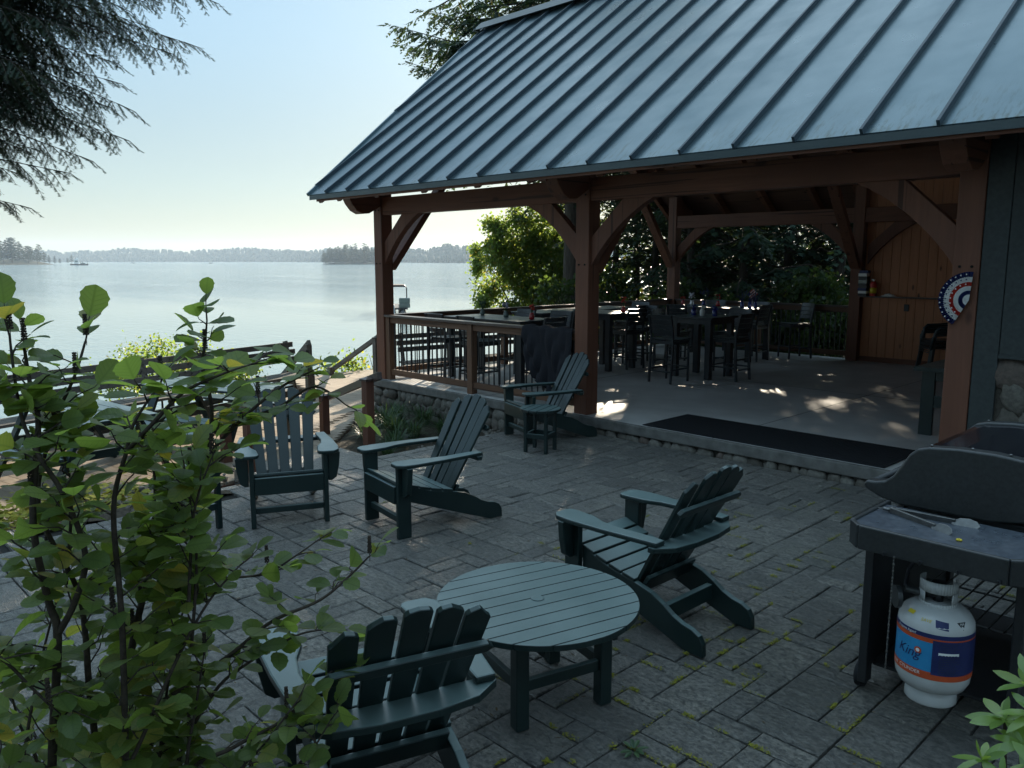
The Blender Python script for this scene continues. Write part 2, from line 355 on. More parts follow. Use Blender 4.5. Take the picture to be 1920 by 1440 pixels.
def set_rnd(o, per_face):
    a = o.data.attributes.new('rnd', 'FLOAT', 'FACE'); a.data.foreach_set('value', np.asarray(per_face, dtype=np.float32))
# ------------------------------------------------------------------ land, lake, far shores
def smooth(x): x = np.clip(x, 0, 1); return x * x * (3 - 2 * x)
SHORE = [(-11.5, -60), (-12.0, -12), (-13.6, 2), (-15.4, 7.5), (-16.2, 9.5), (-18.0, 13.0), (-20.2, 18), (-20.0, 23), (-15, 29), (-4, 37), (30, 60), (60, 75)]
def shore_dist(X, Y):
    d = np.full(X.shape, 1e9); sg = np.ones(X.shape)
    for (ax, ay), (bx, by) in zip(SHORE[:-1], SHORE[1:]):
        ex, ey = bx - ax, by - ay; t = np.clip(((X - ax) * ex + (Y - ay) * ey) / (ex * ex + ey * ey), 0, 1)
        dx, dy = X - ax - t * ex, Y - ay - t * ey; q = np.hypot(dx, dy); cr = ex * dy - ey * dx
        m = q < d; d = np.where(m, q, d); sg = np.where(m, np.where(cr < 0, 1, -1), sg)
    return d * sg                       # positive on land
def land_z(X, Y):
    X = np.asarray(X, float); Y = np.asarray(Y, float); s = shore_dist(X, Y)
    top = -.68 + .45 * smooth((Y - 14.6) / 2.0) * smooth((X + 13) / 4.0)
    rough_ = .06 * np.sin(X * 1.7 + Y * .9) + .05 * np.sin(Y * 2.3 - X * .6)
    return np.where(s > 0, -2.25 + (top + 2.25) * smooth(s / 2.6) + rough_ * smooth(s / 2), -2.25 + np.maximum(s * .25, -1.4))
gx = np.concatenate([np.arange(-70, -26, 4), np.arange(-26, 6, .8), np.arange(6, 80, 4)]); gy = np.concatenate([np.arange(-60, -4, 4), np.arange(-4, 40, .8), np.arange(40, 90, 4)])
XX, YY = np.meshgrid(gx, gy, indexing='ij'); ZZ = land_z(XX, YY)
g = MB(); nx, ny = XX.shape
g.v = list(zip(XX.ravel().tolist(), YY.ravel().tolist(), ZZ.ravel().tolist()))
for i in range(nx - 1):
    for j in range(ny - 1): g.face((i * ny + j, (i + 1) * ny + j, (i + 1) * ny + j + 1, i * ny + j + 1))
struct(g.build('ground', M['duff'], smooth=True))

def lakem(t, b):
    tc = N(t, 'ShaderNodeTexCoord')
    va = N(t, 'ShaderNodeMapping'); va.inputs['Rotation'].default_value = (0, 0, -_yaw); va.inputs['Scale'].default_value = (.45, 1.5, 1); t.links.new(tc.outputs['Object'], va.inputs[0])
    vb = N(t, 'ShaderNodeMapping'); vb.inputs['Rotation'].default_value = (0, 0, -_yaw); vb.inputs['Scale'].default_value = (.012, .10, 1); t.links.new(tc.outputs['Object'], vb.inputs[0])
    rip = noise(t, va.outputs[0], 1.6, 4, .6); streak = noise(t, vb.outputs[0], 1.0, 4, .6, .4)
    ln = N(t, 'ShaderNodeVectorMath', operation='LENGTH'); t.links.new(tc.outputs['Object'], ln.inputs[0])
    wind = N(t, 'ShaderNodeMapRange'); wind.inputs[1].default_value = 80; wind.inputs[2].default_value = 135; wind.inputs[3].default_value = .16; wind.inputs[4].default_value = 1.5
    t.links.new(ln.outputs['Value'], wind.inputs[0])
    mm = N(t, 'ShaderNodeMath', operation='MULTIPLY'); t.links.new(wind.outputs[0], mm.inputs[0]); t.links.new(ramp(t, streak, [(.35, (.35,) * 3), (.65, (1, 1, 1))]), mm.inputs[1])
    bp = N(t, 'ShaderNodeBump'); bp.inputs['Distance'].default_value = .30
    t.links.new(mm.outputs[0], bp.inputs['Strength']); t.links.new(rip, bp.inputs['Height']); t.links.new(bp.outputs[0], b.inputs['Normal'])
    b.inputs['IOR'].default_value = 1.333
M['lake'] = mat('lake_water', (.215, .270, .270), .08, .5, 0, lakem)
lk = MB(); lk.add([(-3300, -3300, -2.2), (3300, -3300, -2.2), (3300, 3300, -2.2), (-3300, 3300, -2.2)], [(0, 1, 2, 3)])
struct(lk.build('lake', M['lake']))

# ------------------------------------------------------------------ patio of random ashlar pavers
U = .124; PX0, PY0, PNX, PNY = -6.75, -2.6, 76, 78
occ = [[0] * PNY for _ in range(PNX)]; R = random.Random(4); pav = MB(); prn = []; paver_rects = []
SIZES = [(3, 2), (2, 3), (3, 2), (2, 3), (2, 2), (2, 2), (3, 3), (2, 1), (1, 2), (4, 2), (2, 4), (3, 2), (2, 3)]
def fits(i, j, a, b):
    return i + a <= PNX and j + b <= PNY and not any(occ[p][q] for p in range(i, i + a) for q in range(j, j + b))
places = []
def take(i, j, a, b):
    for p in range(i, i + a):
        for q in range(j, j + b): occ[p][q] = 1
    places.append((i, j, a, b))
for _ in range(5200):                                   # scatter stones first so that no long courses form
    i, j = R.randrange(PNX), R.randrange(PNY); a, b = R.choice(SIZES)
    if fits(i, j, a, b): take(i, j, a, b)
for j in range(PNY):
    for i in range(PNX):
        if occ[i][j]: continue
        c = SIZES[:] + [(2, 1), (1, 2)]; R.shuffle(c); take(i, j, *next((s for s in c if fits(i, j, *s)), (1, 1)))
for i, j, a, b in places:
    if True:
        x0, x1, y0, y1 = PX0 + i * U, PX0 + (i + a) * U, PY0 + j * U, PY0 + (j + b) * U
        if x0 < -6.62 and y0 < 2.75 and R.random() < .5: continue
        gp = .0044 + R.uniform(-.001, .0014); e = .008; z = R.uniform(-.006, .0); tz = [z + R.uniform(-.003, .003) for _ in range(4)]
        X0, X1, Y0, Y1 = x0 + gp, x1 - gp, y0 + gp, y1 - gp
        paver_rects.append((x0, x1, y0, y1))
        lo = [(X0, Y0, -.06), (X1, Y0, -.06), (X1, Y1, -.06), (X0, Y1, -.06)]
        mi = [(X0, Y0, tz[0] - .006), (X1, Y0, tz[1] - .006), (X1, Y1, tz[2] - .006), (X0, Y1, tz[3] - .006)]
        hi = [(X0 + e, Y0 + e, tz[0]), (X1 - e, Y0 + e, tz[1]), (X1 - e, Y1 - e, tz[2]), (X0 + e, Y1 - e, tz[3])]
        pav.add(lo + mi + hi, [(8, 9, 10, 11)] + [(k, (k + 1) % 4, 4 + (k + 1) % 4, 4 + k) for k in range(4)] + [(4 + k, 4 + (k + 1) % 4, 8 + (k + 1) % 4, 8 + k) for k in range(4)])
        prn += [R.random()] * 9
o = struct(pav.build('patio', M['paver'])); set_rnd(o, prn)
b = MB(); b.span((-6.80, -8, -.5), (9, 7.10, -.030)); struct(b.build('patio_base', M['joint']))
# moss in the joints
def leaf_quads(mb, rn, c, n, spread, size, R, up=.6):
    for _ in range(n):
        p = V(c) + V((R.gauss(0, spread[0]), R.gauss(0, spread[1]), abs(R.gauss(0, spread[2]))))
        a = R.uniform(0, 6.283); s = size * R.uniform(.6, 1.3); d = V((math.cos(a), math.sin(a), R.uniform(-.2, up))) * s; w = V((-math.sin(a), math.cos(a), R.uniform(-.4, .4))) * s * .45
        mb.add([p, p + d * .5 + w, p + d, p + d * .5 - w], [(0, 1, 2, 3)]); rn.append(R.random())
ms = MB(); mr = []; R = random.Random(11)
for x0, x1, y0, y1 in paver_rects:
    for (ax, ay, bx, by) in ((x0, y0, x1, y0), (x0, y0, x0, y1)):
        mx, my = (ax + bx) / 2, (ay + by) / 2
        w = math.exp(-(((mx + 2.15) / .75) ** 2 + ((my - 3.3) / .95) ** 2)) + .45 * math.exp(-(((mx + 2.2) / 1.2) ** 2 + ((my - 5.2) / 1.4) ** 2)) + .5 * math.exp(-(((mx + 1.75) / .5) ** 2 + ((my - 2.55) / .45) ** 2))
        if R.random() < min(1, w * .85):
            n = int(95 * math.hypot(bx - ax, by - ay) / .4 * R.uniform(.4, 1.6))
            t0, t1 = sorted((R.random(), R.random()))
            for _ in range(n):
                t = t0 + (t1 - t0) * R.random()
                leaf_quads(ms, mr, (ax + (bx - ax) * t, ay + (by - ay) * t, -.004), 1, (.006, .006, .005), .0085, R)
o = stuff(ms.build('moss', M['moss'])); set_rnd(o, mr)
lt = MB(); lr_ = []; R = random.Random(17)
for _ in range(620):
    x, y = R.uniform(-6.6, .4), R.uniform(.2, 7.0); a = R.uniform(0, 6.283); L_ = R.uniform(.012, .045); w = R.uniform(.0012, .006); d = V((math.cos(a), math.sin(a), R.uniform(-.05, .12))) * L_; s = V((-d.y, d.x, 0)).normalized() * w; p = V((x, y, .003))
    lt.add([p, p + d * .5 + s, p + d, p + d * .5 - s], [(0, 1, 2, 3)]); lr_.append(R.random())
o = stuff(lt.build('leaf_litter', M['litter'])); set_rnd(o, lr_)
# garden bed below the stone base, soil slope beside the steps
gb = MB(); bx = np.linspace(-10.4, -6.72, 26); by = np.linspace(4.95, 7.2, 18)
for x in bx:
    for y in by:
        gb.v.append((x, y, -.05 - .28 * float(smooth((-6.8 - x) / .9)) - .04 * math.sin(7 * x + 5 * y)))
for i in range(25):
    for j in range(17): gb.face((i * 18 + j, (i + 1) * 18 + j, (i + 1) * 18 + j + 1, i * 18 + j + 1))
struct(gb.build('garden_bed', M['soil'], smooth=True))
gb = MB(); bx = np.linspace(-8.0, -6.55, 16); by = np.linspace(-3, 3.55, 30)
for x in bx:
    for y in by:
        gb.v.append((x, y, -.02 - .33 * float(smooth((-6.6 - x) / 1.2)) + .03 * math.sin(9 * x + 6 * y)))
for i in range(15):
    for j in range(29): gb.face((i * 30 + j, (i + 1) * 30 + j, (i + 1) * 30 + j + 1, i * 30 + j + 1))
struct(gb.build('soil_slope', M['soil'], smooth=True))
gr = MB(); rn = []; R = random.Random(5)
for _ in range(170):
    s = R.uniform(.012, .045); gr.blob((R.uniform(-7.6, -6.6), R.uniform(2.0, 3.5), -.03 - .2 * R.random()), (s, s * R.uniform(.6, 1), s * .7), R.randint(0, 999), 6, 4, .2); rn += [R.random()] * 24
for _ in range(90):
    s = R.uniform(.012, .04); gr.blob((R.uniform(-7.0, -6.4), R.uniform(5.2, 7.0), -.02), (s, s * R.uniform(.6, 1), s * .7), R.randint(0, 999), 6, 4, .2); rn += [R.random()] * 24
o = stuff(gr.build('gravel', M['stone'])); set_rnd(o, rn)
st = MB(); st.span((-7.92, 3.62, -.5), (-6.80, 4.92, -.15)); struct(st.build('stone_step', M['paver'], bevel=.02))

# ------------------------------------------------------------------ deck
DE = V((math.cos(math.radians(12)), math.sin(math.radians(12)), 0)); DN = V((-DE.y, DE.x, 0))
DP = [(-7.93, -3.0), (-7.93, 4.95), (-8.7, 5.25), (-10.47, 6.95), (-10.47, 15.2), (-12.7, 15.2), (-14.35, 9.3), (-14.2, 7.7), (-12.55, 7.25), (-9.55, -3.0)]
dk = MB(); rn = []; R = random.Random(9); wv = -14.0
pts = [(DE.x * x + DE.y * y, DN.x * x + DN.y * y) for x, y in DP]
w = min(p[1] for p in pts)
while w < max(p[1] for p in pts):
    wc = w + .07; xs = []
    for (ax, ay), (bx_, by_) in zip(pts, pts[1:] + pts[:1]):
        if (ay - wc) * (by_ - wc) < 0: xs.append(ax + (bx_ - ax) * (wc - ay) / (by_ - ay))
    xs.sort()
    for a, b_ in zip(xs[::2], xs[1::2]):
        cut = [a] + sorted(R.uniform(a, b_) for _ in range(int((b_ - a) / 3.5))) + [b_]
        for c0, c1 in zip(cut[:-1], cut[1:]):
            if c1 - c0 < .02: continue
            dk.box(DE * ((c0 + c1) / 2) + DN * wc + V((0, 0, -.315)), (c1 - c0 - .004, .136, .03), Matrix((DE, DN, V((0, 0, 1)))).transposed()); rn += [R.random()] * 6
    w += .142
o = struct(dk.build('deck', M['deck'])); set_rnd(o, rn)
ds = MB(); zz = -.42
for (ax, ay), (bx_, by_) in zip(DP, DP[1:] + DP[:1]):
    ds.bar((ax, ay, zz), (bx_, by_, zz), .04, .18)
struct(ds.build('deck_skirt', M['redwood']))

# ------------------------------------------------------------------ pavilion
S = .165; XL, XM, XR = -10.33, -6.25, -2.18; YF, YB = 7.28, 14.76; PW = .2; BT, BB = 2.905, 2.65
pv = thing('pavilion', 'open timber frame pavilion with a grey-blue metal roof on a concrete slab', 'pavilion', (XM, 11, 0))
def P(mb, name, m, parent=None, **k):
    # parts are given in world coordinates; shift them under the pavilion's origin
    if parent is None or parent is pv:
        mb.v = [(x - XM, y - 11, z) for x, y, z in mb.v]
        return mb.build(name, m, pv, **k)
    mb.v = [(x - XM, y - 11, z) for x, y, z in mb.v]; return mb.build(name, m, parent, **k)
b = MB(); b.span((-10.47, 7.12, .06), (-2.08, 15.0, S)); P(b, 'floor_slab', M['concrete'], bevel=.012)
b = MB(); b.span((-10.475, 7.105, .052), (-2.085, 7.165, S + .003)); P(b, 'slab_edge', M['nosing'], bevel=.014, seg=3)
b = MB()
for x0, x1, y0, y1 in ((-4.43, -4.424, 7.13, 14.9), (-8.02, -8.014, 7.13, 14.9)): b.span((x0, y0, S - .002), (x1, y1, S + .0015))
b.span((-10.4, 11.0, S - .002), (-2.1, 11.006, S + .0015)); P(b, 'control_joint', M['joint'])
def stone_field(x0, x1, z0f, z1, y, R, size=.15, depth=.05):
    mb = MB(); rn = []; z = z1 - size * .45; row = 0
    zmin = min(z0f(x0), z0f(x1))
    while z > zmin - size * .4:
        x = x0 + R.uniform(0, size * .5)
        while x < x1:
            s = size * R.uniform(.6, 1.55)
            if z > z0f(x) - size * .5:
                rx = s * .56; rz = size * R.uniform(.46, .74)
                if x + rx > x1: rx = max(.03, x1 - x)
                cz = z + R.uniform(-.02, .02)
                if cz + rz > z1: cz = z1 - rz * .98
                mb.blob((x, y, cz), (rx, depth * R.uniform(.7, 1.25), rz), R.randint(0, 99999), 11, 7, .19, 0, Matrix.Rotation(R.uniform(-.35, .35), 3, 'Y')); rn += [R.random()] * 77
            x += s * .98
        z -= size * .88; row += 1
    return mb, rn
mb, rn = stone_field(-10.45, -6.35, lambda x: -.42 if x < -7.0 else -.1, .055, 7.155, random.Random(2), .16, .055)
o = P(mb, 'stone_base', M['stone'], smooth=True); set_rnd(o, rn)
mb, rn = stone_field(-6.4, -2.1, lambda x: -.02, .055, 7.15, random.Random(3), .14, .045)
o = P(mb, 'stone_base', M['stone'], smooth=True); set_rnd(o, rn)
b = MB(); b.span((-10.45, 7.17, -.9), (-2.09, 14.95, .058)); P(b, 'foundation', M['mortar'])
# posts
for x, y, top in ((XL, YF, 3.3), (XM, YF, 3.3), (XR, YF, 3.3), (XL + .1, YB, 3.3), (XM, YB, 3.3), (XR, YB, 3.3)):
    b = MB(); b.box((x, y, (S + top) / 2), (PW, PW, top - S)); po = P(b, 'post', M['timber_z'], bevel=.008)
    if y == YF:
        for dx in (-.045, .045):
            for z in (2.72, 2.82, 1.93):
                b = MB(); b.tube([(x + dx, y - .1, z), (x + dx, y - .108, z)], .011, 8); P(b, 'peg', M['joint'], po)
# plates and braces
def xbeam(x0, x1, y, z0=BB, z1=BT, th=.16): 
    b = MB(); b.span((x0, y - th / 2, z0), (x1, y + th / 2, z1)); return P(b, 'beam', M['timber_x'], bevel=.006)
for y in (YF, YB):
    xbeam(XL + .1, XM - .1, y); xbeam(XM + .1, XR - .1, y)
    xbeam(XR + .1, 4, y) if y == YB else None
for x in (XL, XM, XR):
    b = MB(); b.span((x - .08, 8.55, 4.15), (x + .08, 13.45, 4.40)); P(b, 'collar_beam', M['timber_y'], bevel=.006)
    # scroll-cut tail of the tie beam carrying the eave
    for sy, yy in ((-1, YF), (1, YB)):
        pr = [(.10, 3.12), (.10, 2.78), (.16, 2.74), (.30, 2.665), (.42, 2.655), (.52, 2.70), (.60, 2.79), (.66, 2.90), (.66, 3.06)]
        b = MB(); b.prism([(p, q) for p, q in pr], (x, yy, 0), (0, sy, 0), (0, 0, 1), (1, 0, 0), .19); P(b, 'beam_tail', M['timber_y'], bevel=.008)
def brace_prof():
    a = [(.10, 2.22), (.10, 1.90)]
    for k in range(9):
        t = k / 8; x = .10 + .82 * t; z = 1.90 + .75 * t
        s = math.sin(math.pi * t) * .075; a.append((x - s * .68 * -1 - s * 1.36 + .0, z + s * .73))
    a += [(.92, 2.652), (.54, 2.652)]
    return a
BP = [(.10, 2.25), (.10, 1.92)] + [(.10 + .86 * (1 - math.cos(t * math.pi / 2)) ** .86 * 1.0, 1.92 + .732 * math.sin(t * math.pi / 2) ** 1.08) for t in [i / 10 for i in range(1, 10)]] + [(.96, 2.652), (.54, 2.652)]
# keep the knee a shallow arc: blend the quarter curve with its chord
BP = [(x, z) if i in (0, 1, len(BP) - 1, len(BP) - 2) else (x * .42 + (.10 + .86 * (i - 1) / 10) * .58, z * .42 + (1.92 + .732 * (i - 1) / 10) * .58) for i, (x, z) in enumerate(BP)]
def brace(x, y, dx, dy, th=.10):
    b = MB(); b.prism(BP, (x, y, 0), (dx, dy, 0), (0, 0, 1), (-dy, dx, 0), th); return P(b, 'brace', M['timber_z'], bevel=.005)
brace(XL, YF, 1, 0); brace(XM, YF, -1, 0); brace(XM, YF, 1, 0); brace(XR, YF, -1, 0)
brace(XL + .1, YB, 1, 0); brace(XM, YB, -1, 0)
for x in (XL, XM):
    for y_, sg_ in ((YF, 1), (YB, -1)):
        xx = x + (.1 if (x == XL and sg_ < 0) else 0); b = MB(); b.bar((xx, y_ + sg_ * .12, 1.86), (xx, y_ + sg_ * 1.30, 3.34), .10, .17, (1, 0, 0)); P(b, 'brace', M['timber_z'], bevel=.005)
b = MB(); b.prism(BP, (XM + .06, YB + .02, 0), (1, 0, 0), (0, 0, 1), (0, -1, 0), .08); P(b, 'brace', M['timber_z'])
# roof
YE, ZE, YR, ZR = 6.30, 2.925, 11.0, 6.35; SL = (ZR - ZE) / (YR - YE); XE, XT, XX1 = -10.78, -12.15, 4.0
def rz_(y): return ZE + (y - YE) * SL if y <= YR else ZR - (y - YR) * SL
RL = math.hypot(YR - YE, ZR - ZE); cs, sn = (YR - YE) / RL, (ZR - ZE) / RL
roof = MB(); seams = MB(); seam_x = [-10.29 + .542 * (k - 1) for k in range(-3, 29)]
def rake_y(x): return YE + (YR - YE) * (x - XE) / (XT - XE)          # where the flared edge stands
nf = V((0, -sn, cs)); nb = V((0, sn, cs))
for side in (0, 1):
    fl = (lambda y: y) if side == 0 else (lambda y: 2 * YR - y)
    edge = [(XE, YE), (XX1, YE), (XX1, YR), (XT, YR)]
    for t, off in ((.028, 0),):
        vs = [V((x, fl(y), rz_(y))) for x, y in edge]; n_ = nf if side == 0 else nb
        lo = [p - n_ * .028 for p in vs]
        roof.add(vs + lo, [(0, 1, 2, 3), (7, 6, 5, 4)] + [(k, 4 + k, 4 + (k + 1) % 4, (k + 1) % 4) for k in range(4)])
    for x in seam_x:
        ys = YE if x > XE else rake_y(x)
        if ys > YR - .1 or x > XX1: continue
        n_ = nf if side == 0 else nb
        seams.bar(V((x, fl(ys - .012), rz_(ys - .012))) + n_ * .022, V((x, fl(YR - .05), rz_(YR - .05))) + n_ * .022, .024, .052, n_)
    # hemmed rake edge
    n_ = nf if side == 0 else nb
    roof.bar(V((XE, fl(YE - .012), rz_(YE - .012))) + n_ * .012, V((XT, fl(YR), ZR)) + n_ * .012, .035, .045, n_)
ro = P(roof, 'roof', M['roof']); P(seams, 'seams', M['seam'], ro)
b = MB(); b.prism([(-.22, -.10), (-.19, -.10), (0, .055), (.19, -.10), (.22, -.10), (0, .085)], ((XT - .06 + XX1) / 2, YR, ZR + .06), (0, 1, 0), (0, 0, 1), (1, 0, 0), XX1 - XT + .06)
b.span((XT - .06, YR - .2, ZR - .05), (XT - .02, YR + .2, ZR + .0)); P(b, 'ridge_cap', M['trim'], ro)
b = MB()
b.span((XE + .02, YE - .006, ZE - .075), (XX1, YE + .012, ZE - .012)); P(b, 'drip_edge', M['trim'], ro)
b = MB()
for side in (0, 1):
    fl = (lambda y: y) if side == 0 else (lambda y: 2 * YR - y); n_ = nf if side == 0 else nb
    vs = [V((x, fl(y), rz_(y))) - n_ * .032 for x, y in ((XE + .03, YE + .02), (XX1, YE + .02), (XX1, YR), (XT + .03, YR))]; lo = [p - n_ * .04 for p in vs]
    b.add(vs + lo, [(0, 1, 2, 3), (7, 6, 5, 4)] + [(k, 4 + k, 4 + (k + 1) % 4, (k + 1) % 4) for k in range(4)])
P(b, 'roof_deck', M['soffit'])
for x in [XL, XM, XR, XL - .5, XL + .95, XL + 1.98, XL + 3.0, XM - .2, XM + .8, XM + 1.65, XM + 2.5, XM + 3.3, XR + .3, XR + 1.3, XR + 2.3, XR + 3.4]:
    for side in (0, 1):
        fl = (lambda y: y) if side == 0 else (lambda y: 2 * YR - y); n_ = nf if side == 0 else nb
        b = MB(); b.bar(V((x, fl(6.40), rz_(6.40))) - n_ * .145, V((x, fl(10.97), rz_(10.97))) - n_ * .145, .09, .14, n_); P(b, 'rafter', M['timber_y'])
b = MB(); b.span((XE + .15, YE + .03, ZE - .10), (XX1, YE + .055, ZE - .02)); P(b, 'fascia', M['timber_x'])
b = MB(); b.span((XT + .3, YR - .07, 5.95), (XX1, YR + .07, 6.2)); P(b, 'ridge_beam', M['timber_x'])
for x in (XL, XM, XR):
    b = MB(); b.span((x - .08, YR - .09, 4.40), (x + .08, YR + .09, 5.95)); P(b, 'king_post', M['timber_z'])
# back wall of boards with shelf and outlet
bw = MB(); x = XM + .1; R = random.Random(8)
while x < XR + 1.9:
    bw.span((x + .003, YB + .035, S + .09), (min(x + .152, XR + 1.9), YB + .055 + R.uniform(0, .002), 3.6)); x += .152
wl = P(bw, 'board_wall', M['pine'], bevel=.004, seg=1)
b = MB(); b.span((XM + .1, YB + .056, S), (XR + 1.9, YB + .075, 3.6)); P(b, 'wall_backing', M['joint'])
b = MB(); b.span((XM + .1, YB + .01, S), (XR + 1.9, YB + .034, S + .09)); P(b, 'base_board', M['timber_x'])
b = MB(); b.span((XM + .1, YB - .12, 1.325), (XR - .1, YB + .034, 1.35)); P(b, 'shelf', M['cap'], bevel=.004)
b = MB(); b.span((-5.42, YB + .018, 1.10), (-5.34, YB + .036, 1.22)); P(b, 'outlet', M['steel'], wl, bevel=.004)
# side wall on the right, closing the second bay towards the house
b = MB(); b.span((-2.07, 7.4, S), (-1.97, YB, 3.0)); P(b, 'side_wall', M['pine'])

# ------------------------------------------------------------------ house wall on the right
hs = thing('house', 'grey-green board sided house wall with a fieldstone wainscot at the right edge', 'house', (-1, 7.3, 0))
def H(mb, name, m, parent=None, **k):
    mb.v = [(x + 1, y - 7.3, z) for x, y, z in mb.v]; return mb.build(name, m, parent or hs, **k)
b = MB(); x = -2.075
while x < 3.8:
    b.span((x, 7.19, 0.0 if x < -1.95 else 1.24), (min(x + .29, 3.8), 7.215, 3.4)) if x >= -1.90 else b.span((x, 7.19, 0.0), (-1.895, 7.215, 3.4))
    x = -1.89 if x < -1.95 else x + .296
wl = H(b, 'siding', M['siding'], bevel=.004, seg=1)
b = MB(); b.span((-2.07, 7.217, -.5), (3.8, 7.36, 3.4)); H(b, 'wall_core', M['mortar'])
b = MB(); b.span((-1.89, 7.165, 1.215), (3.8, 7.19, 1.245)); H(b, 'sill_trim', M['siding'])
mb, rn = stone_field(-1.86, 1.2, lambda x: -.05, 1.20, 7.215, random.Random(6), .22, .05); o = H(mb, 'stone_wainscot', M['stone'], smooth=True); set_rnd(o, rn)
b = MB(); b.span((-1.0, 8.0, 0), (3.8, 15, 3.0)); H(b, 'rear_wall', M['siding'])

# ------------------------------------------------------------------ railings
def railing(name, label, p0, p1, posts, nbal, axis, cloth=False):
    p0, p1 = V(p0), V(p1); d = (p1 - p0).normalized(); L = (p1 - p0).length; nrm = V((-d.y, d.x, 0))
    t = thing(name, label, 'railing', p0, 0, 'railings between the pavilion posts')
    ax = 'x' if abs(d.x) > .5 else 'y'
    def bx(a, b, w, z0, z1, nm, m, bev=.004):
        mb = MB(); mb.bar(d * a + V((0, 0, (z0 + z1) / 2)), d * b + V((0, 0, (z0 + z1) / 2)), w, z1 - z0); return mb.build(nm, m, t, bevel=bev)
    bx(0, L, .145, 1.125, 1.16, 'cap_rail', M['cap']); bx(0, L, .05, 1.035, 1.124, 'top_rail', M['rail_' + ax]); bx(0, L, .05, S + .075, S + .165, 'bottom_rail', M['rail_' + ax])
    for a in posts:
        mb = MB(); mb.span((-.05, -.05, S), (.05, .05, 1.124)); o = mb.build('rail_post', M['rail_z'], t, bevel=.004); o.location = d * a
    mb = MB(); mb.tube([(0, 0, S + .16), (0, 0, 1.04)], .0095, 8, cap=False); first = None
    for i in range(nbal):
        a = L * (i + .7) / (nbal + .4)
        if any(abs(a - q) < .06 for q in posts): continue
        if first is None: o = first = mb.build('baluster', M['steel'], t, smooth=True)
        else: o = first.copy(); COL.objects.link(o); o.parent = t
        o.location = d * a
    return t
railing('railing', 'front railing beside the stone base, with a black cloth hung over its right end', (XL + .1, 7.255, 0), (XM - .1, 7.255, 0), (.055, 1.95), 38, 0)
railing('railing', 'long railing on the lake side of the pavilion behind the bar tables', (XL + .02, YF + .1, 0), (XL + .08, YB - .1, 0), (2.4, 4.8), 70, 1)
railing('railing', 'back railing in front of the dark evergreens, between two pavilion posts', (XL + .2, YB, 0), (XM - .1, YB, 0), (1.95,), 38, 0)

# black cloth over the rail
cl = MB(); R = random.Random(12); nu, nv = 46, 26; X0, X1 = -7.20, -6.37
for i in range(nu + 1):
    u = i / nu; x = X0 + (X1 - X0) * u
    fold = 0
    bot = .42 + .10 * math.sin(u * 5.5 + .5) + (.18 * (1 - u / .22) if u < .22 else 0)
    for j in range(nv + 1):
        v = j / nv
        if v < .18:                                       # back flap and top
            q = v / .18; y = 7.34 - .155 * q; z = 1.172 + .012 * math.sin(u * 19) + (-.30 * (1 - q * 3) if q < .33 else 0); y = 7.345 if q < .33 else y
        else:
            q = (v - .18) / .82; fold = .034 * math.sin(u * 17 + q * 4.2 + .6) + .016 * math.sin(u * 31 - q * 6 + 2) + .02 * math.sin(u * 7 + q * 9); y = 7.178 - abs(fold) * (1.6 * q ** .6) - .012 - .02 * q; z = 1.172 - (1.172 - bot) * q
            x = X0 + (X1 - X0) * u + (.10 * (q ** 1.2) * (1 - u * 1.15)) * 1.0
        cl.v.append((x, y, z))
for i in range(nu):
    for j in range(nv): cl.face((i * (nv + 1) + j, (i + 1) * (nv + 1) + j, (i + 1) * (nv + 1) + j + 1, i * (nv + 1) + j + 1))
o = cl.build('cloth_cover', M['cloth'], smooth=True); so = o.modifiers.new('thick', 'SOLIDIFY'); so.thickness = .006
tag(o, 'black cloth cover draped in folds over the front railing behind the chair', 'cloth cover')
# rubber mat
mt = MB(); mt.span((-5.33, 7.18, S + .0035), (-2.70, 8.06, S + .012))
for i in range(88): mt.span((-5.32 + i * .03, 7.19, S + .0121), (-5.305 + i * .03, 8.05, S + .0155))
tag(mt.build('floor_mat', M['rubber']), 'long black ribbed rubber mat lying along the edge of the concrete floor', 'mat')
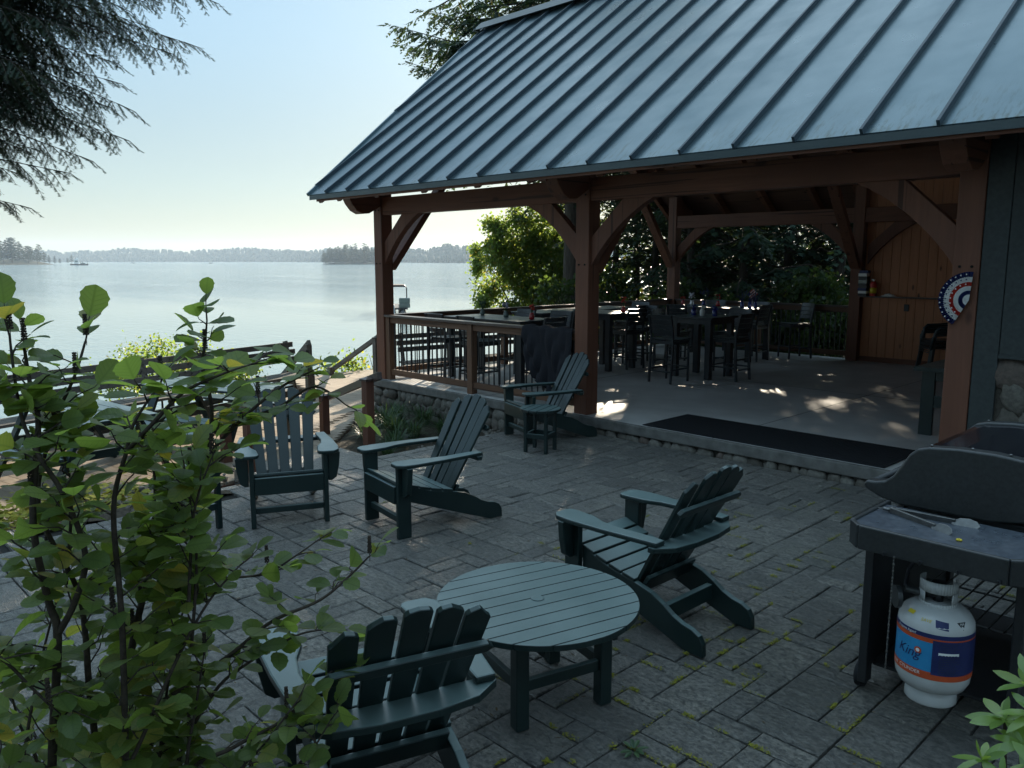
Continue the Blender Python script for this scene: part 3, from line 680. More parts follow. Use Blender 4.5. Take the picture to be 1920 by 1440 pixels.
# ------------------------------------------------------------------ slatted lounge chairs (local +Y is forward)
def make_chair(label):
    t = thing('adirondack_chair', label, 'chair', (0, 0, 0), 0, 'green slatted patio chairs')
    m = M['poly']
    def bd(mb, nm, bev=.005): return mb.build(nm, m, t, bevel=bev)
    for s in (-1, 1):
        x = s * .268
        mb = MB(); mb.span((x - .018, .262, 0), (x + .018, .368, .535)); bd(mb, 'front_leg')
        mb = MB(); mb.prism([(.022, .535), (.115, .535), (.105, .43), (.085, .34), (.05, .315), (.022, .315)], (x, .315, 0), (s, 0, 0), (0, 0, 1), (0, 1, 0), .042); bd(mb, 'arm_bracket')
        pr = [(.262, .375), (.10, .315), (-.12, .270), (-.22, .245), (-.30, .205), (-.36, .165), (-.42, .140), (-.48, .128), (-.525, .105), (-.548, .065), (-.552, .0), (-.44, .0), (-.36, .028), (-.20, .085), (.262, .255)]
        mb = MB(); mb.prism(pr, (s * .232, 0, 0), (0, 1, 0), (0, 0, 1), (1, 0, 0), .036); bd(mb, 'rear_leg')
        ar = [(.212, .355), (.222, .385), (.25, .40), (.335, .40), (.372, .355), (.382, .25), (.372, .02), (.352, -.18), (.338, -.315), (.262, -.315), (.262, -.20), (.275, -.02), (.262, .10), (.225, .20)]
        mb = MB(); mb.prism([(s * a, c) for a, c in (ar if s > 0 else ar[::-1])], (0, 0, .549), (1, 0, 0), (0, 1, 0), (0, 0, 1), .028); bd(mb, 'arm', .008)
    mb = MB(); mb.span((-.25, .345, .255), (.25, .381, .385)); bd(mb, 'front_apron')
    mb = MB(); mb.span((-.25, .296, .10), (.25, .334, .145)); bd(mb, 'front_stretcher')
    ys = [(.318, .392, -.30), (.222, .362, -.26), (.125, .333, -.24), (.028, .308, -.22), (-.068, .288, -.2)]
    mb = MB()
    for y, z, sl in ys:
        Mx = Matrix.Rotation(-sl * 1.05, 3, 'X'); mb.box((0, y, z), (.500, .088, .022), Mx)
    bd(mb, 'seat')
    rec = math.radians(29); up = V((0, -math.sin(rec), math.cos(rec))); nr = V((0, math.cos(rec), math.sin(rec))); base = V((0, -.105, .235))
    hts = [.735, .785, .805, .785, .735]
    for k in range(5):
        q = k - 2; x0 = q * .090; x1 = q * .110; w0, w1 = .074, .093; h = hts[k]
        def off(xx, tip): return xx
        c = .020
        dl, dr = (-.05 if q < 0 else -.012, -.05 if q > 0 else -.012)
        dl, dr = {-2: (-.042, -.012), -1: (-.020, -.004), 0: (-.006, -.006), 1: (-.004, -.020), 2: (-.012, -.042)}[q]
        pr = [(x0 - w0 / 2, 0), (x0 + w0 / 2, 0), (x1 + w1 / 2, h + dr - .012), (x1 + w1 / 2 - .014, h + dr), (x1, h), (x1 - w1 / 2 + .014, h + dl), (x1 - w1 / 2, h + dl - .012)]
        mb = MB(); mb.prism(pr, base + nr * (.010 * q * q * .35), (1, 0, 0), up, nr, .021); bd(mb, 'back_slat', .004)
    # cross pieces behind the slats
    mb = MB(); p = base + up * .57 - nr * .026; mb.prism([(-.262, -.022), (.262, -.022), (.285, .0), (.262, .022), (-.262, .022), (-.285, 0)], p, (1, 0, 0), up, nr, .026); bd(mb, 'back_rail')
    mb = MB(); p = base + up * .345; py = p.y - .052
    mb.prism([(-.345, .06), (.345, .06), (.345, .02), (.25, -.05), (.10, -.075), (-.10, -.075), (-.25, -.05), (-.345, .02)], (0, py, .518), (1, 0, 0), (0, 1, 0), (0, 0, 1), .030); bd(mb, 'arm_rail')
    mb = MB(); p = base + up * .045 - nr * .028; mb.prism([(-.215, -.055), (.215, -.055), (.215, .05), (-.215, .05)], p, (1, 0, 0), up, nr, .026); lo = bd(mb, 'lower_back_rail')
    mb = MB(); mb.span((-.215, -.30, .095), (.215, -.262, .185)); bd(mb, 'rear_stretcher')
    return t, p
c0, badge_p = make_chair('green slatted chair by the steps, facing the camera, partly behind the leafy shrub')
c0.location = (-5.72, 3.05, 0); c0.rotation_euler = (0, 0, head(.91, -.42))
G = 'green slatted patio chairs'
dup(c0, (-4.775, 3.69, 0), head(-.16, -.99), 'green slatted chair seen from its left side, alone before the grasses and stone base', G)
dup(c0, (-6.22, 6.53, 0), head(-.33, -.945), 'farthest green slatted chair, its back at the timber post, small side table beside it', G)
dup(c0, (-2.62, 3.60, 0), head(-1, .02), 'dark green slatted chair on the far right side of the round slatted table', G)
c5 = dup(c0, (-2.33, 1.565, 0), head(-.95, .31), 'nearest green slatted chair, seen from behind with an oval badge below its back', G)
mb = MB(); n = 28
for k in range(n):
    a0, a1 = 2 * math.pi * k / n, 2 * math.pi * (k + 1) / n
    vs = [V((math.cos(a) * r * .034, math.sin(a) * r * .016, .0)) for r in (1, .86) for a in (a0, a1)]
    mb.add(vs, [(0, 1, 3, 2)])
for k in range(5): mb.span((-.020 + k * .009, -.004, 0), (-.015 + k * .009, .004, .0006))
rec = math.radians(29); upv = V((0, -math.sin(rec), math.cos(rec))); nrv = V((0, math.cos(rec), math.sin(rec)))
mb.v = [tuple(badge_p + V((p[0], 0, 0)) + upv * (p[1] - .012) - nrv * (.0145 + p[2])) for p in mb.v]
lo5 = [c for c in c5.children if c.name.startswith('lower_back_rail')][0]
mb.build('badge', M['castgrey'], lo5)

# ------------------------------------------------------------------ round tables
def plank_disc(mb, r, z, th, w, gap, n=64):
    x = -r + .004; out = []
    while x < r - .01:
        x1 = min(x + w, r - .002); ring = []
        for k in range(13):
            xx = x + (x1 - x) * k / 12; ring.append((xx, math.sqrt(max(r * r - xx * xx, 1e-6))))
        mb.prism(ring + [(a, -c) for a, c in ring[::-1]], (0, 0, z - th / 2), (1, 0, 0), (0, 1, 0), (0, 0, 1), th); x = x1 + gap
def round_table(name, label, loc, rz, r, h, w, leg, ls, plug, grp=None):
    t = thing(name, label, 'table', loc, rz, grp)
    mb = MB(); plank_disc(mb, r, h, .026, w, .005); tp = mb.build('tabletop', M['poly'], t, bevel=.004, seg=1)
    if plug:
        mb = MB(); mb.lathe([(.030, 0), (.030, .003), (.026, .0045)], (0.0, 0.0, h), 24); mb.build('umbrella_plug', M['poly'], tp)
    for sx in (-1, 1):
        for sy in (-1, 1):
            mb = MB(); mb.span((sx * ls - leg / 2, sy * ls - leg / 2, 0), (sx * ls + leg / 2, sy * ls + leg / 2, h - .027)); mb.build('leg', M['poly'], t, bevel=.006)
    mb = MB()
    for s in (-1, 1):
        mb.span((-r * .80, s * ls - .012 - s * .045, h - .085), (r * .80, s * ls + .012 - s * .045, h - .0275)) if plug else None
        mb.span((s * ls - .012, -ls + leg / 2, h - .08), (s * ls + .012, ls - leg / 2, h - .0285))
    mb.build('apron', M['poly'], t, bevel=.003)
    zs = .165 if plug else .15
    for s in (-1, 1):
        mb = MB(); mb.span((s * ls - .014, -ls + leg / 2, zs), (s * ls + .014, ls - leg / 2, zs + .05)); mb.build('stretcher', M['poly'], t, bevel=.003)
        mb = MB(); mb.span((-ls + leg / 2, s * ls - .014, zs), (ls - leg / 2, s * ls + .014, zs + .05)); mb.build('stretcher', M['poly'], t, bevel=.003)
    return t
round_table('conversation_table', 'large low round slatted green table in the middle of the patio foreground', (-2.43, 2.515, 0), math.radians(-15), .46, .457, .083, .062, .215, True)
round_table('side_table', 'small round slatted side table beside the chair at the timber post', (-5.76, 5.99, 0), math.radians(20), .215, .46, .083, .036, .115, False, 'small round side tables')
round_table('side_table', 'small round slatted side table half hidden behind the leafy shrub on the left', (-5.80, 2.33, 0), math.radians(10), .235, .46, .083, .040, .125, False, 'small round side tables')

# ------------------------------------------------------------------ bar tables and bar chairs in the pavilion
def bar_table(label, x0, x1, y0, y1, h=1.12):
    cx, cy = (x0 + x1) / 2, (y0 + y1) / 2; t = thing('bar_table', label, 'bar table', (cx, cy, S), 0, 'bar tables on the concrete floor'); a, b_, hh = (x1 - x0) / 2, (y1 - y0) / 2, h - S
    mb = MB(); n = max(3, round(2 * b_ / .14)); w = 2 * b_ / n
    for k in range(n): mb.span((-a, -b_ + k * w + .002, hh - .03), (a, -b_ + (k + 1) * w - .002, hh))
    mb.build('tabletop', M['bar'], t, bevel=.004, seg=1)
    mb = MB()
    for s in (-1, 1):
        mb.span((-a + .05, s * (b_ - .06) - .015, hh - .11), (a - .05, s * (b_ - .06) + .015, hh - .031)); mb.span((s * (a - .06) - .015, -b_ + .08, hh - .11), (s * (a - .06) + .015, b_ - .08, hh - .031))
    mb.build('apron', M['bar'], t)
    for sx in (-1, 1):
        for sy in (-1, 1):
            mb = MB(); mb.span((sx * (a - .085) - .045, sy * (b_ - .085) - .045, 0), (sx * (a - .085) + .045, sy * (b_ - .085) + .045, hh - .031)); mb.build('leg', M['bar'], t, bevel=.004)
    return t
bar_table('long bar table right behind the front railing, set with small vases', -9.85, -8.15, 8.05, 8.85)
bar_table('bar table partly hidden behind the middle timber post', -9.15, -8.33, 10.28, 11.08)
bar_table('square bar table with jars standing in the middle of the open floor', -7.43, -6.66, 10.63, 11.40)
bar_table('long bar table at the back railing with a small flag on it', -9.15, -7.35, 13.02, 13.82)
bar_table('bar table by the lake side railing, behind the table with small vases', -9.95, -9.2, 9.6, 12.2)
def make_bar_chair(label):
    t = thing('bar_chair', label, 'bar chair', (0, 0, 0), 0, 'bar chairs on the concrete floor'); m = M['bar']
    for s in (-1, 1):
        mb = MB(); mb.bar((s * .195, .205, 0), (s * .195, .20, .635), .028, .028, (0, 1, 0)); mb.build('front_leg', m, t, bevel=.003)
        mb = MB(); pts = [(s * .195, -.24, 0), (s * .195, -.215, .40), (s * .195, -.205, .66), (s * .195, -.235, .86), (s * .195, -.275, 1.015)]
        for p, q in zip(pts[:-1], pts[1:]): mb.bar(p, q, .026, .032, (0, 1, 0))
        mb.build('rear_leg', m, t)
    mb = MB()
    for k in range(5): mb.span((-.215, -.20 + k * .088, .632 + .004 * abs(k - 2)), (.215, -.118 + k * .088, .652 + .004 * abs(k - 2)))
    mb.build('seat', m, t, bevel=.003, seg=1)
    mb = MB(); mb.span((-.18, .185, .585), (.18, .205, .63)); mb.span((-.18, -.215, .585), (.18, -.195, .63))
    for s in (-1, 1): mb.span((s * .195 - .01, -.2, .585), (s * .195 + .01, .2, .63))
    mb.build('seat_frame', m, t)
    mb = MB()
    for k in range(4):
        z0 = .735 + k * .073; y0 = -.213 - k * .0145
        for q in range(4):
            xa, xb = -.197 + q * .0985, -.197 + (q + 1) * .0985; ba = -.022 * (1 - (xa / .197) ** 2); bb = -.022 * (1 - (xb / .197) ** 2)
            mb.bar((xa, y0 + ba, z0 + .034), (xb, y0 + bb, z0 + .034), .016, .066, (0, -.2, 1))
    mb.build('backrest', m, t)
    mb = MB()
    for s in (-1, 1): mb.bar((s * .195, -.215, .205), (s * .195, .20, .205), .018, .026)
    mb.bar((-.18, .20, .225), (.18, .20, .225), .026, .018); mb.bar((-.18, -.222, .17), (.18, -.222, .17), .026, .018); mb.build('footrest', m, t)
    return t
BC = [((-7.07, 10.16), (0, 1), 'bar chair with its back to the camera in front of the square bar table'),
      ((-6.55, 11.0), (-1, 0), 'bar chair at the right side of the square bar table, pushed far in'),
      ((-7.72, 11.15), (1, .1), 'bar chair at the left side of the square bar table'),
      ((-7.05, 11.88), (0, -1), 'bar chair behind the square bar table, facing the camera'),
      ((-8.52, 10.95), (-1, .15), 'bar chair just right of the middle post, at the table it half hides'),
      ((-8.70, 11.55), (.1, -1), 'bar chair facing the camera beyond the table that the middle post half hides'),
      ((-7.58, 13.45), (-1, 0), 'bar chair at the right end of the long table with the small flag'),
      ((-8.95, 14.22), (.1, -1), 'bar chair behind the long flag table, near the far corner post'),
      ((-8.02, 14.20), (-.1, -1), 'bar chair behind the long flag table, nearer to its right end'),
      ((-8.55, 12.72), (0, 1), 'bar chair in front of the long flag table with its back to the camera'),
      ((-7.20, 14.36), (-.55, -.85), 'lone bar chair turned outward against the back railing beside the wooden wall'),
      ((-9.60, 7.92), (0, 1), 'bar chair behind the front railing near the left corner post'),
      ((-8.83, 7.90), (.08, 1), 'bar chair behind the front railing, second from the left corner post'),
      ((-8.05, 8.42), (-1, .1), 'bar chair at the right end of the vase table, its top rail lit'),
      ((-9.45, 9.22), (0, -1), 'bar chair on the lake side of the long vase table, near the left post'),
      ((-8.66, 9.24), (.1, -1), 'bar chair on the far side of the long vase table, next to the middle post'),
      ((-9.03, 10.1), (-1, 0), 'bar chair at the near end of the lake side table'),
      ((-9.03, 11.75), (-1, 0), 'bar chair at the far end of the lake side table'),
      ((-9.58, 12.5), (0, -1), 'bar chair at the head of the lake side table near the far corner post')]
b0 = None
for (x, y), d, lab in BC:
    if b0 is None: b0 = make_bar_chair(lab); b0.location = (x, y, S); b0.rotation_euler = (0, 0, head(*d))
    else: dup(b0, (x, y, S), head(*d), lab, 'bar chairs on the concrete floor')

# ------------------------------------------------------------------ things on the tables
TZ = 1.121
def flower_vase(loc, label, vm, fm, h=.10, n=26, spread=.05, seed=0, ht=.12, group='vases on the bar tables'):
    t = thing('vase', label, 'vase', (loc[0], loc[1], TZ), 0, group)
    mb = MB(); mb.lathe([(.030, 0), (.040, .015), (.042, h * .5), (.026, h * .85), (.034, h)], n=16); mb.build('vase_body', vm, t, smooth=True)
    R = random.Random(seed); mb = MB(); fl = MB()
    for k in range(n):
        a, rr = R.uniform(0, 6.283), spread * R.random() ** .5; q = V((rr * math.cos(a), rr * math.sin(a), h + ht * R.uniform(.35, 1)))
        mb.tube([(0, 0, h * .8), q], .0014, 4, cap=False); fl.blob(q, (.013, .013, .012), R.randint(0, 999), 6, 4, .3)
    mb.build('stems', M['grass_stem'], t); fl.build('flowers', fm, t)
    return t
M['grass_stem'] = mat('flower_stem', (.03, .07, .025), .6)
M['lilac'] = mat('pale_lilac_petals', (.35, .33, .42), .7)
M['silver'] = mat('silver_tinsel', (.6, .6, .64), .3, .5, .6)
M['vgrey'] = mat('grey_glass', (.10, .13, .12), .15, .5)
M['blueglass'] = mat('cobalt_glass', (.01, .02, .16), .1, .6)
M['redglass'] = mat('red_glass', (.30, .01, .015), .15, .6)
flower_vase((-9.55, 8.6), 'small vase of dark sprigs on the table behind the front railing, leftmost of its row', M['vgrey'], M['grass_stem'], seed=1)
flower_vase((-8.93, 8.52), 'small grey vase of pale lilac flowers on the table behind the front railing', M['vgrey'], M['lilac'], seed=2)
flower_vase((-8.33, 8.47), 'small red vase of red flowers on the table behind the front railing', M['redglass'], M['red'], seed=3, spread=.04)
flower_vase((-8.43, 10.75), 'red vase with thin sprigs just right of the middle timber post', M['redglass'], M['red'], seed=4, n=14, ht=.16)
flower_vase((-8.98, 13.3), 'red vase on the back table close to the far corner post', M['redglass'], M['red'], seed=5, n=10, ht=.06)
flower_vase((-8.78, 13.3), 'vase of silver tinsel on the back table by the far corner post', M['silver'], M['silver'], seed=6, n=34, ht=.14)
flower_vase((-8.55, 13.35), 'blue vase with tall blue sprigs on the back table by the far corner post', M['blueglass'], M['navy'], seed=7, n=22, ht=.24, spread=.09)
flower_vase((-8.30, 13.45), 'small dark red vase alone in the middle of the back table', M['redglass'], M['redglass'], seed=8, n=8, ht=.12)
def sprig_jar(x, y, label, seed, flag=False):
    t = thing('jar', label, 'jar', (x, y, TZ), 0, 'blue jars on the bar tables')
    mb = MB(); mb.lathe([(.034, 0), (.036, .01), (.036, .08), (.028, .095), (.030, .11)], n=16); mb.build('jar_body', M['blueglass'], t, smooth=True)
    R = random.Random(seed); mb = MB()
    for k in range(16):
        a, rr = R.uniform(0, 6.283), .10 * R.random(); q = V((rr * math.cos(a), rr * math.sin(a), .11 + R.uniform(.05, .24))); mb.tube([(0, 0, .09), q * .6 + V((0, 0, .05)), q], .004, 4)
    mb.build('sprigs', M['navy'], t)
    return t
sprig_jar(-7.72, 13.32, 'blue jar of tall blue sprigs left of the small flag on the back table', 1)
sprig_jar(-7.60, 13.38, 'short blue jar standing directly below the small flag on the back table', 2)
sprig_jar(-7.47, 13.35, 'blue jar of tall blue sprigs right of the small flag on the back table', 3)
fl = thing('flag', 'small red and white striped flag tilted on a stick at the back table', 'flag', (-7.55, 13.40, TZ), 0)
mb = MB(); mb.tube([(0, 0, 0), (-.02, 0, .20), (-.03, 0, .33)], .003, 6); mb.build('flag_stick', M['offwhite'], fl)
mb = MB(); e1, e2 = V((.707, .3, .707)).normalized() * .15, V((-.707, -.3, .707)).normalized() * .13; o0 = V((-.02, -.01, .16))
for k in range(7):
    a, c = k / 7, (k + 1) / 7; st = 0.42 if k > 3 else 0
    mb.add([o0 + e1 * st + e2 * a, o0 + e1 + e2 * a, o0 + e1 + e2 * c, o0 + e1 * st + e2 * c], [(0, 1, 2, 3)], k % 2)
mb.add([o0 + e2 * (4 / 7), o0 + e1 * .42 + e2 * (4 / 7), o0 + e1 * .42 + e2, o0 + e2], [(0, 1, 2, 3)], 2)
o = mb.build('flag_cloth', [M['red'], M['offwhite'], M['navy']], fl); so = o.modifiers.new('t', 'SOLIDIFY'); so.thickness = .002
def jarlet(x, y, label, m, top=None):
    t = thing('jar', label, 'jar', (x, y, TZ), 0, 'small jars on the square table')
    mb = MB(); mb.lathe([(.036, 0), (.04, .01), (.04, .085), (.028, .10)], n=16); mb.build('jar_body', m, t, smooth=True)
    mb = MB(); R = random.Random(int(abs(x * 100)))
    for k in range(10): mb.blob((R.uniform(-.03, .03), R.uniform(-.03, .03), .10 + R.random() * .06), (.016, .014, .016), k, 6, 4, .3)
    mb.build('jar_filling', top or m, t)
jarlet(-7.22, 11.0, 'dark blue jar on the square bar table, left of the white one', M['blueglass'])
jarlet(-7.05, 10.98, 'white jar with crumpled white napkin on the square bar table', M['offwhite'])
jarlet(-6.85, 11.02, 'dark blue jar on the square bar table, right of the white one', M['blueglass'])

# ------------------------------------------------------------------ right end of the pavilion: table, stacked chairs, shelf things, bunting
t = thing('wooden_table', 'dark green trestle table end standing behind the right timber post', 'table', (-2.55, 9.75, S), 0)
mb = MB()
for k in range(5): mb.span((-.52, -1.0 + k * .40, .69), (.45, -.605 + k * .40, .73))
mb.build('tabletop', M['dgreen'] if 'dgreen' in M else M['poly'], t, bevel=.004)
for y in (-.82, .82):
    for x in (-.42, .30):
        mb = MB(); mb.span((x - .065, y - .025, 0), (x + .065, y + .025, .689)); mb.build('leg', M['poly'], t, bevel=.004)
    mb = MB(); mb.span((-.35, y - .024, .58), (.45, y + .024, .688)); mb.build('apron', M['poly'], t, bevel=.004)
    mb = MB(); mb.span((-.354, y - .02, .30), (.234, y + .02, .42)); mb.build('stretcher', M['poly'], t, bevel=.004)
M['plastic'] = mat('dark_moulded_plastic', (.012, .02, .024), .32, .5, 0, speckle((.010, .017, .021), (.016, .026, .030), 20, .06))
def plastic_chair(label):
    t = thing('plastic_chair', label, 'plastic chair', (0, 0, 0), 0, 'stacked plastic chairs'); m = M['plastic']
    for s in (-1, 1):
        mb = MB(); mb.bar((s * .27, .25, 0), (s * .24, .20, .42), .045, .05, (0, 1, 0)); mb.build('front_leg', m, t, bevel=.01)
        mb = MB(); mb.bar((s * .26, -.28, 0), (s * .22, -.18, .42), .045, .05, (0, 1, 0)); mb.build('rear_leg', m, t, bevel=.01)
        mb = MB(); mb.tube([(s * .25, .21, .40), (s * .285, .20, .60), (s * .29, .15, .645), (s * .285, -.05, .655), (s * .26, -.18, .68), (s * .23, -.21, .74)], [.022, .024, .028, .028, .026, .02], 8); mb.build('arm', m, t, smooth=True)
    mb = MB(); mb.prism([(-.24, .24), (.24, .24), (.22, -.20), (-.22, -.20)], (0, 0, .425), (1, 0, 0), (0, 1, 0), (0, 0, 1), .03)
    for k in range(3): mb.span((-.245, .235, .345 + k * .028), (.245, .25, .362 + k * .028))
    mb.build('seat', m, t, bevel=.008)
    mb = MB(); n = 12
    for k in range(n):
        u0, u1 = -1 + 2 * k / n, -1 + 2 * (k + 1) / n
        def pt(u, v): return V((u * .235 * (1 - .1 * v * v), -.19 - .16 * v - .05 * (1 - u * u), .44 + .40 * v * (1 - .22 * u * u * v) ))
        if k % 2 == 1 and 1 < k < n - 2: rows = ((0, .1), (.86, 1))
        else: rows = ((0, .33), (.33, .66), (.66, 1))
        for v0, v1 in rows: mb.add([pt(u0, v0), pt(u1, v0), pt(u1, v1), pt(u0, v1)], [(0, 1, 2, 3)])
    o = mb.build('backrest', m, t); so = o.modifiers.new('t', 'SOLIDIFY'); so.thickness = .012
    return t
pc = plastic_chair('dark plastic armchair at the bottom of the stack by the wooden wall'); pc.location = (-4.55, 14.05, S); pc.rotation_euler = (0, 0, head(-.8, -.6))
dup(pc, (-4.535, 14.06, S + .055), head(-.8, -.6), 'dark plastic armchair in the middle of the stack by the wooden wall', 'stacked plastic chairs')
dup(pc, (-4.52, 14.07, S + .11), head(-.8, -.6), 'dark plastic armchair on top of the stack by the wooden wall', 'stacked plastic chairs')
t = thing('game_box_stack', 'stack of dark and pale game boxes on the shelf beside the back post', 'box stack', (-6.10, 14.68, 1.351), 0)
R = random.Random(3); z = 0
for k in range(9):
    h = R.uniform(.035, .065); mb = MB(); a = R.uniform(-.01, .01); mb.span((-.075 + a, -.06, z), (.075 + a, .06, z + h - .002)); mb.build('box', M[['steel', 'offwhite', 'navy', 'castgrey', 'steel', 'vgrey'][k % 6]], t, bevel=.002); z += h
t = thing('fire_extinguisher', 'small red canister standing on the shelf next to the game boxes', 'canister', (-5.93, 14.68, 1.351), 0)
mb = MB(); mb.lathe([(.05, 0), (.055, .01), (.055, .21), (.04, .245), (.018, .26)], n=20); mb.build('body', M['red'], t, smooth=True)
mb = MB(); mb.lathe([(.016, .26), (.016, .285)], n=12); mb.span((-.02, -.05, .285), (.02, .03, .30)); mb.build('valve', M['offwhite'], t)
mb = MB(); mb.lathe([(.0562, .05), (.0562, .15)], n=20); mb.build('band', M['yellow'], t, smooth=True)
mb = MB(); R = random.Random(2); nu = 14
for i in range(nu):
    for j in range(9): mb.v.append((-5.80 + i * .022, 14.63 + j * .014, 1.353 + .05 * max(0, math.sin(math.pi * i / (nu - 1))) * max(0, math.sin(math.pi * j / 8)) * R.uniform(.5, 1.2)))
for i in range(nu - 1):
    for j in range(8): mb.face((i * 9 + j, (i + 1) * 9 + j, (i + 1) * 9 + j + 1, i * 9 + j + 1))
tag(mb.build('crumpled_rag', M['offwhite'], smooth=True), 'crumpled pale rag lying on the dark shelf to the right of the red canister', 'rag')
# pleated bunting rosette
t = thing('bunting_fan', 'pleated red, white and blue half round bunting hung on the right timber post', 'bunting', (-2.125, 7.14, 1.665), 0); t.scale = (.9,) * 3
def fan_ring(r0, r1, m, nm, lift=0.0, wav=.012):
    mb = MB(); n = 64; A0, A1 = math.radians(86), math.radians(242)
    for k in range(n + 1):
        a = A0 + (A1 - A0) * k / n
        for r in (r0, r1): mb.v.append((math.cos(a) * r, -.004 - lift - (wav * r / .24) * (1 if k % 2 else -1) - .02 * r, math.sin(a) * r))
    for k in range(n): mb.face((2 * k, 2 * k + 2, 2 * k + 3, 2 * k + 1))
    o = mb.build(nm, m, t); so = o.modifiers.new('t', 'SOLIDIFY'); so.thickness = .002; return o
rings = [(.0, .05, 'offwhite', 'centre'), (.05, .085, 'navy', 'navy_band'), (.085, .125, 'offwhite', 'white_band'), (.125, .160, 'red', 'red_band'), (.160, .205, 'offwhite', 'white_band'), (.205, .250, 'navy', 'navy_edge')]
for r0, r1, m, nm in rings: fan_ring(r0, r1, M[m], nm)
def stars(r, size, m, par_name, n):
    mb = MB()
    for k in range(n):
        a = math.radians(90 + 148 * (k + .5) / n); c = V((math.cos(a) * r, -.035, math.sin(a) * r)); v = []
        for q in range(10):
            b_ = math.pi / 2 + q * math.pi / 5; s = size if q % 2 == 0 else size * .42; v.append(c + V((math.cos(b_) * s, 0, math.sin(b_) * s)))
        mb.add(v, [tuple(range(10))])
    o = mb.build('stars', m, t); so = o.modifiers.new('t', 'SOLIDIFY'); so.thickness = .012; so.offset = 1
stars(.228, .008, M['offwhite'], '', 13); stars(.183, .008, M['navy'], '', 11); stars(.142, .008, M['offwhite'], '', 8)

# ------------------------------------------------------------------ gas grill (front faces -X), tank, tongs
gr = thing('gas_grill', 'dark gas grill with a closed grey-ended lid and speckled side shelf', 'grill', (-1.1, 4.05, 0), 0)
def GB(mb, nm, m, par=None, **k):
    mb.v = [(x + 1.1, y - 4.05, z) for x, y, z in mb.v]; return mb.build(nm, m, par or gr, **k)
lidp = [(-1.545, .885), (-1.555, .905), (-1.545, .925), (-1.50, .928), (-1.455, .940), (-1.42, .972), (-1.385, 1.03), (-1.355, 1.085), (-1.32, 1.118), (-1.27, 1.133), (-1.15, 1.145), (-1.0, 1.147), (-.88, 1.135), (-.80, 1.09), (-.765, 1.0), (-.755, .88), (-1.0, .84), (-1.38, .835), (-1.48, .855)]
for y, nm in ((3.925, 'near'), (4.76, 'far')):
    mb = MB(); mb.prism(lidp, (0, y, 0), (1, 0, 0), (0, 0, 1), (0, -1, 0), .075); lc = GB(mb, 'lid_end', M['castgrey'], bevel=.022, seg=5)
    mb = MB()
    for x, z in ((-1.27, 1.137), (-1.10, 1.149), (-.95, 1.147)): mb.blob((x, y, z), (.008, .008, .005), 1, 8, 5, 0)
    GB(mb, 'rivet', M['chrome'], lc, smooth=True)
mb = MB(); body = [(x + .012 if x < -1.4 else x, z - .012) for x, z in lidp[3:16]] + [(-.78, .86), (-1.38, .86)]
mb.prism(body, (0, 4.343, 0), (1, 0, 0), (0, 0, 1), (0, -1, 0), .79); GB(mb, 'lid', M['gloss'], bevel=.012, seg=3)
mb = MB(); mb.tube([(-1.53, 3.95, .905), (-1.53, 4.74, .905)], .018, 12); GB(mb, 'lid_handle', M['steel'], smooth=True)
mb = MB(); mb.prism([(-1.40, .84), (-.76, .84), (-.80, .68), (-1.36, .68)], (0, 4.343, 0), (1, 0, 0), (0, 0, 1), (0, -1, 0), .80); GB(mb, 'firebox', M['steel'], bevel=.01)
mb = MB(); mb.prism([(-1.44, .70), (-1.37, .70), (-1.37, .83), (-1.44, .79)], (0, 4.343, 0), (1, 0, 0), (0, 0, 1), (0, -1, 0), .84); cp = GB(mb, 'control_panel', M['steel'], bevel=.006)
for k in range(3):
    mb = MB(); mb.tube([(-1.44, 4.1 + k * .22, .745), (-1.475, 4.1 + k * .22, .745)], .028, 16); GB(mb, 'knob', M['castgrey'], cp, bevel=.004)
# side shelf: flat surface with a raised rounded rim
mb = MB(); mb.prism([(-1.385, .40), (-1.385, .05), (-1.335, 0), (-.78, 0), (-.71, .05), (-.71, .40)][::-1], (0, 3.34, .862), (1, 0, 0), (0, 1, 0), (0, 0, 1), .018); sh = GB(mb, 'side_shelf', M['shelfgrey'], bevel=.004)
rim = MB(); rpts = [(-1.392, 3.79), (-1.392, 3.392), (-1.338, 3.333), (-.776, 3.333), (-.703, 3.392), (-.703, 3.79)]
for p, q in zip(rpts[:-1], rpts[1:]): rim.bar((*p, .828), (*q, .828), .022, .105)
GB(rim, 'shelf_rim', M['castgrey'], sh, bevel=.007, seg=3)
for k in range(4):
    mb = MB(); mb.tube([(-1.22 + k * .14, 3.322, .790), (-1.22 + k * .14, 3.300, .785), (-1.22 + k * .14, 3.298, .80)], .005, 6); GB(mb, 'tool_hook', M['steel'], sh)
for x in (-1.385, -.785):
    for y in (3.62, 4.70):
        mb = MB(); mb.span((x - .02, y - .035, .05), (x + .02, y + .035, .70)); GB(mb, 'leg', M['steel'], bevel=.006)
mb = MB(); mb.span((-1.400, 3.60, .10), (-1.384, 4.72, .70)); GB(mb, 'front_panel', M['steel'], bevel=.004)
mb = MB(); mb.span((-.795, 3.72, .10), (-.78, 4.72, .70)); GB(mb, 'rear_panel', M['steel'], bevel=.004)
mb = MB(); mb.span((-1.38, 3.70, .10), (-.80, 4.70, .115)); GB(mb, 'bottom_shelf', M['steel'])
mb = MB()
for k in range(9): mb.tube([(-1.30 + k * .06, 3.78, .40), (-1.30 + k * .06, 4.40, .40)], .004, 6)
for k in range(4): mb.tube([(-1.34, 3.80 + k * .2, .395), (-.80, 3.80 + k * .2, .395)], .005, 6)
GB(mb, 'wire_rack', M['chrome'])
for x in (-1.41, -.77):
    mb = MB(); mb.tube([(x - .018, 3.66, .065), (x + .018, 3.66, .065)], .065, 24); GB(mb, 'wheel', M['rubber'], bevel=.008)
mb = MB()
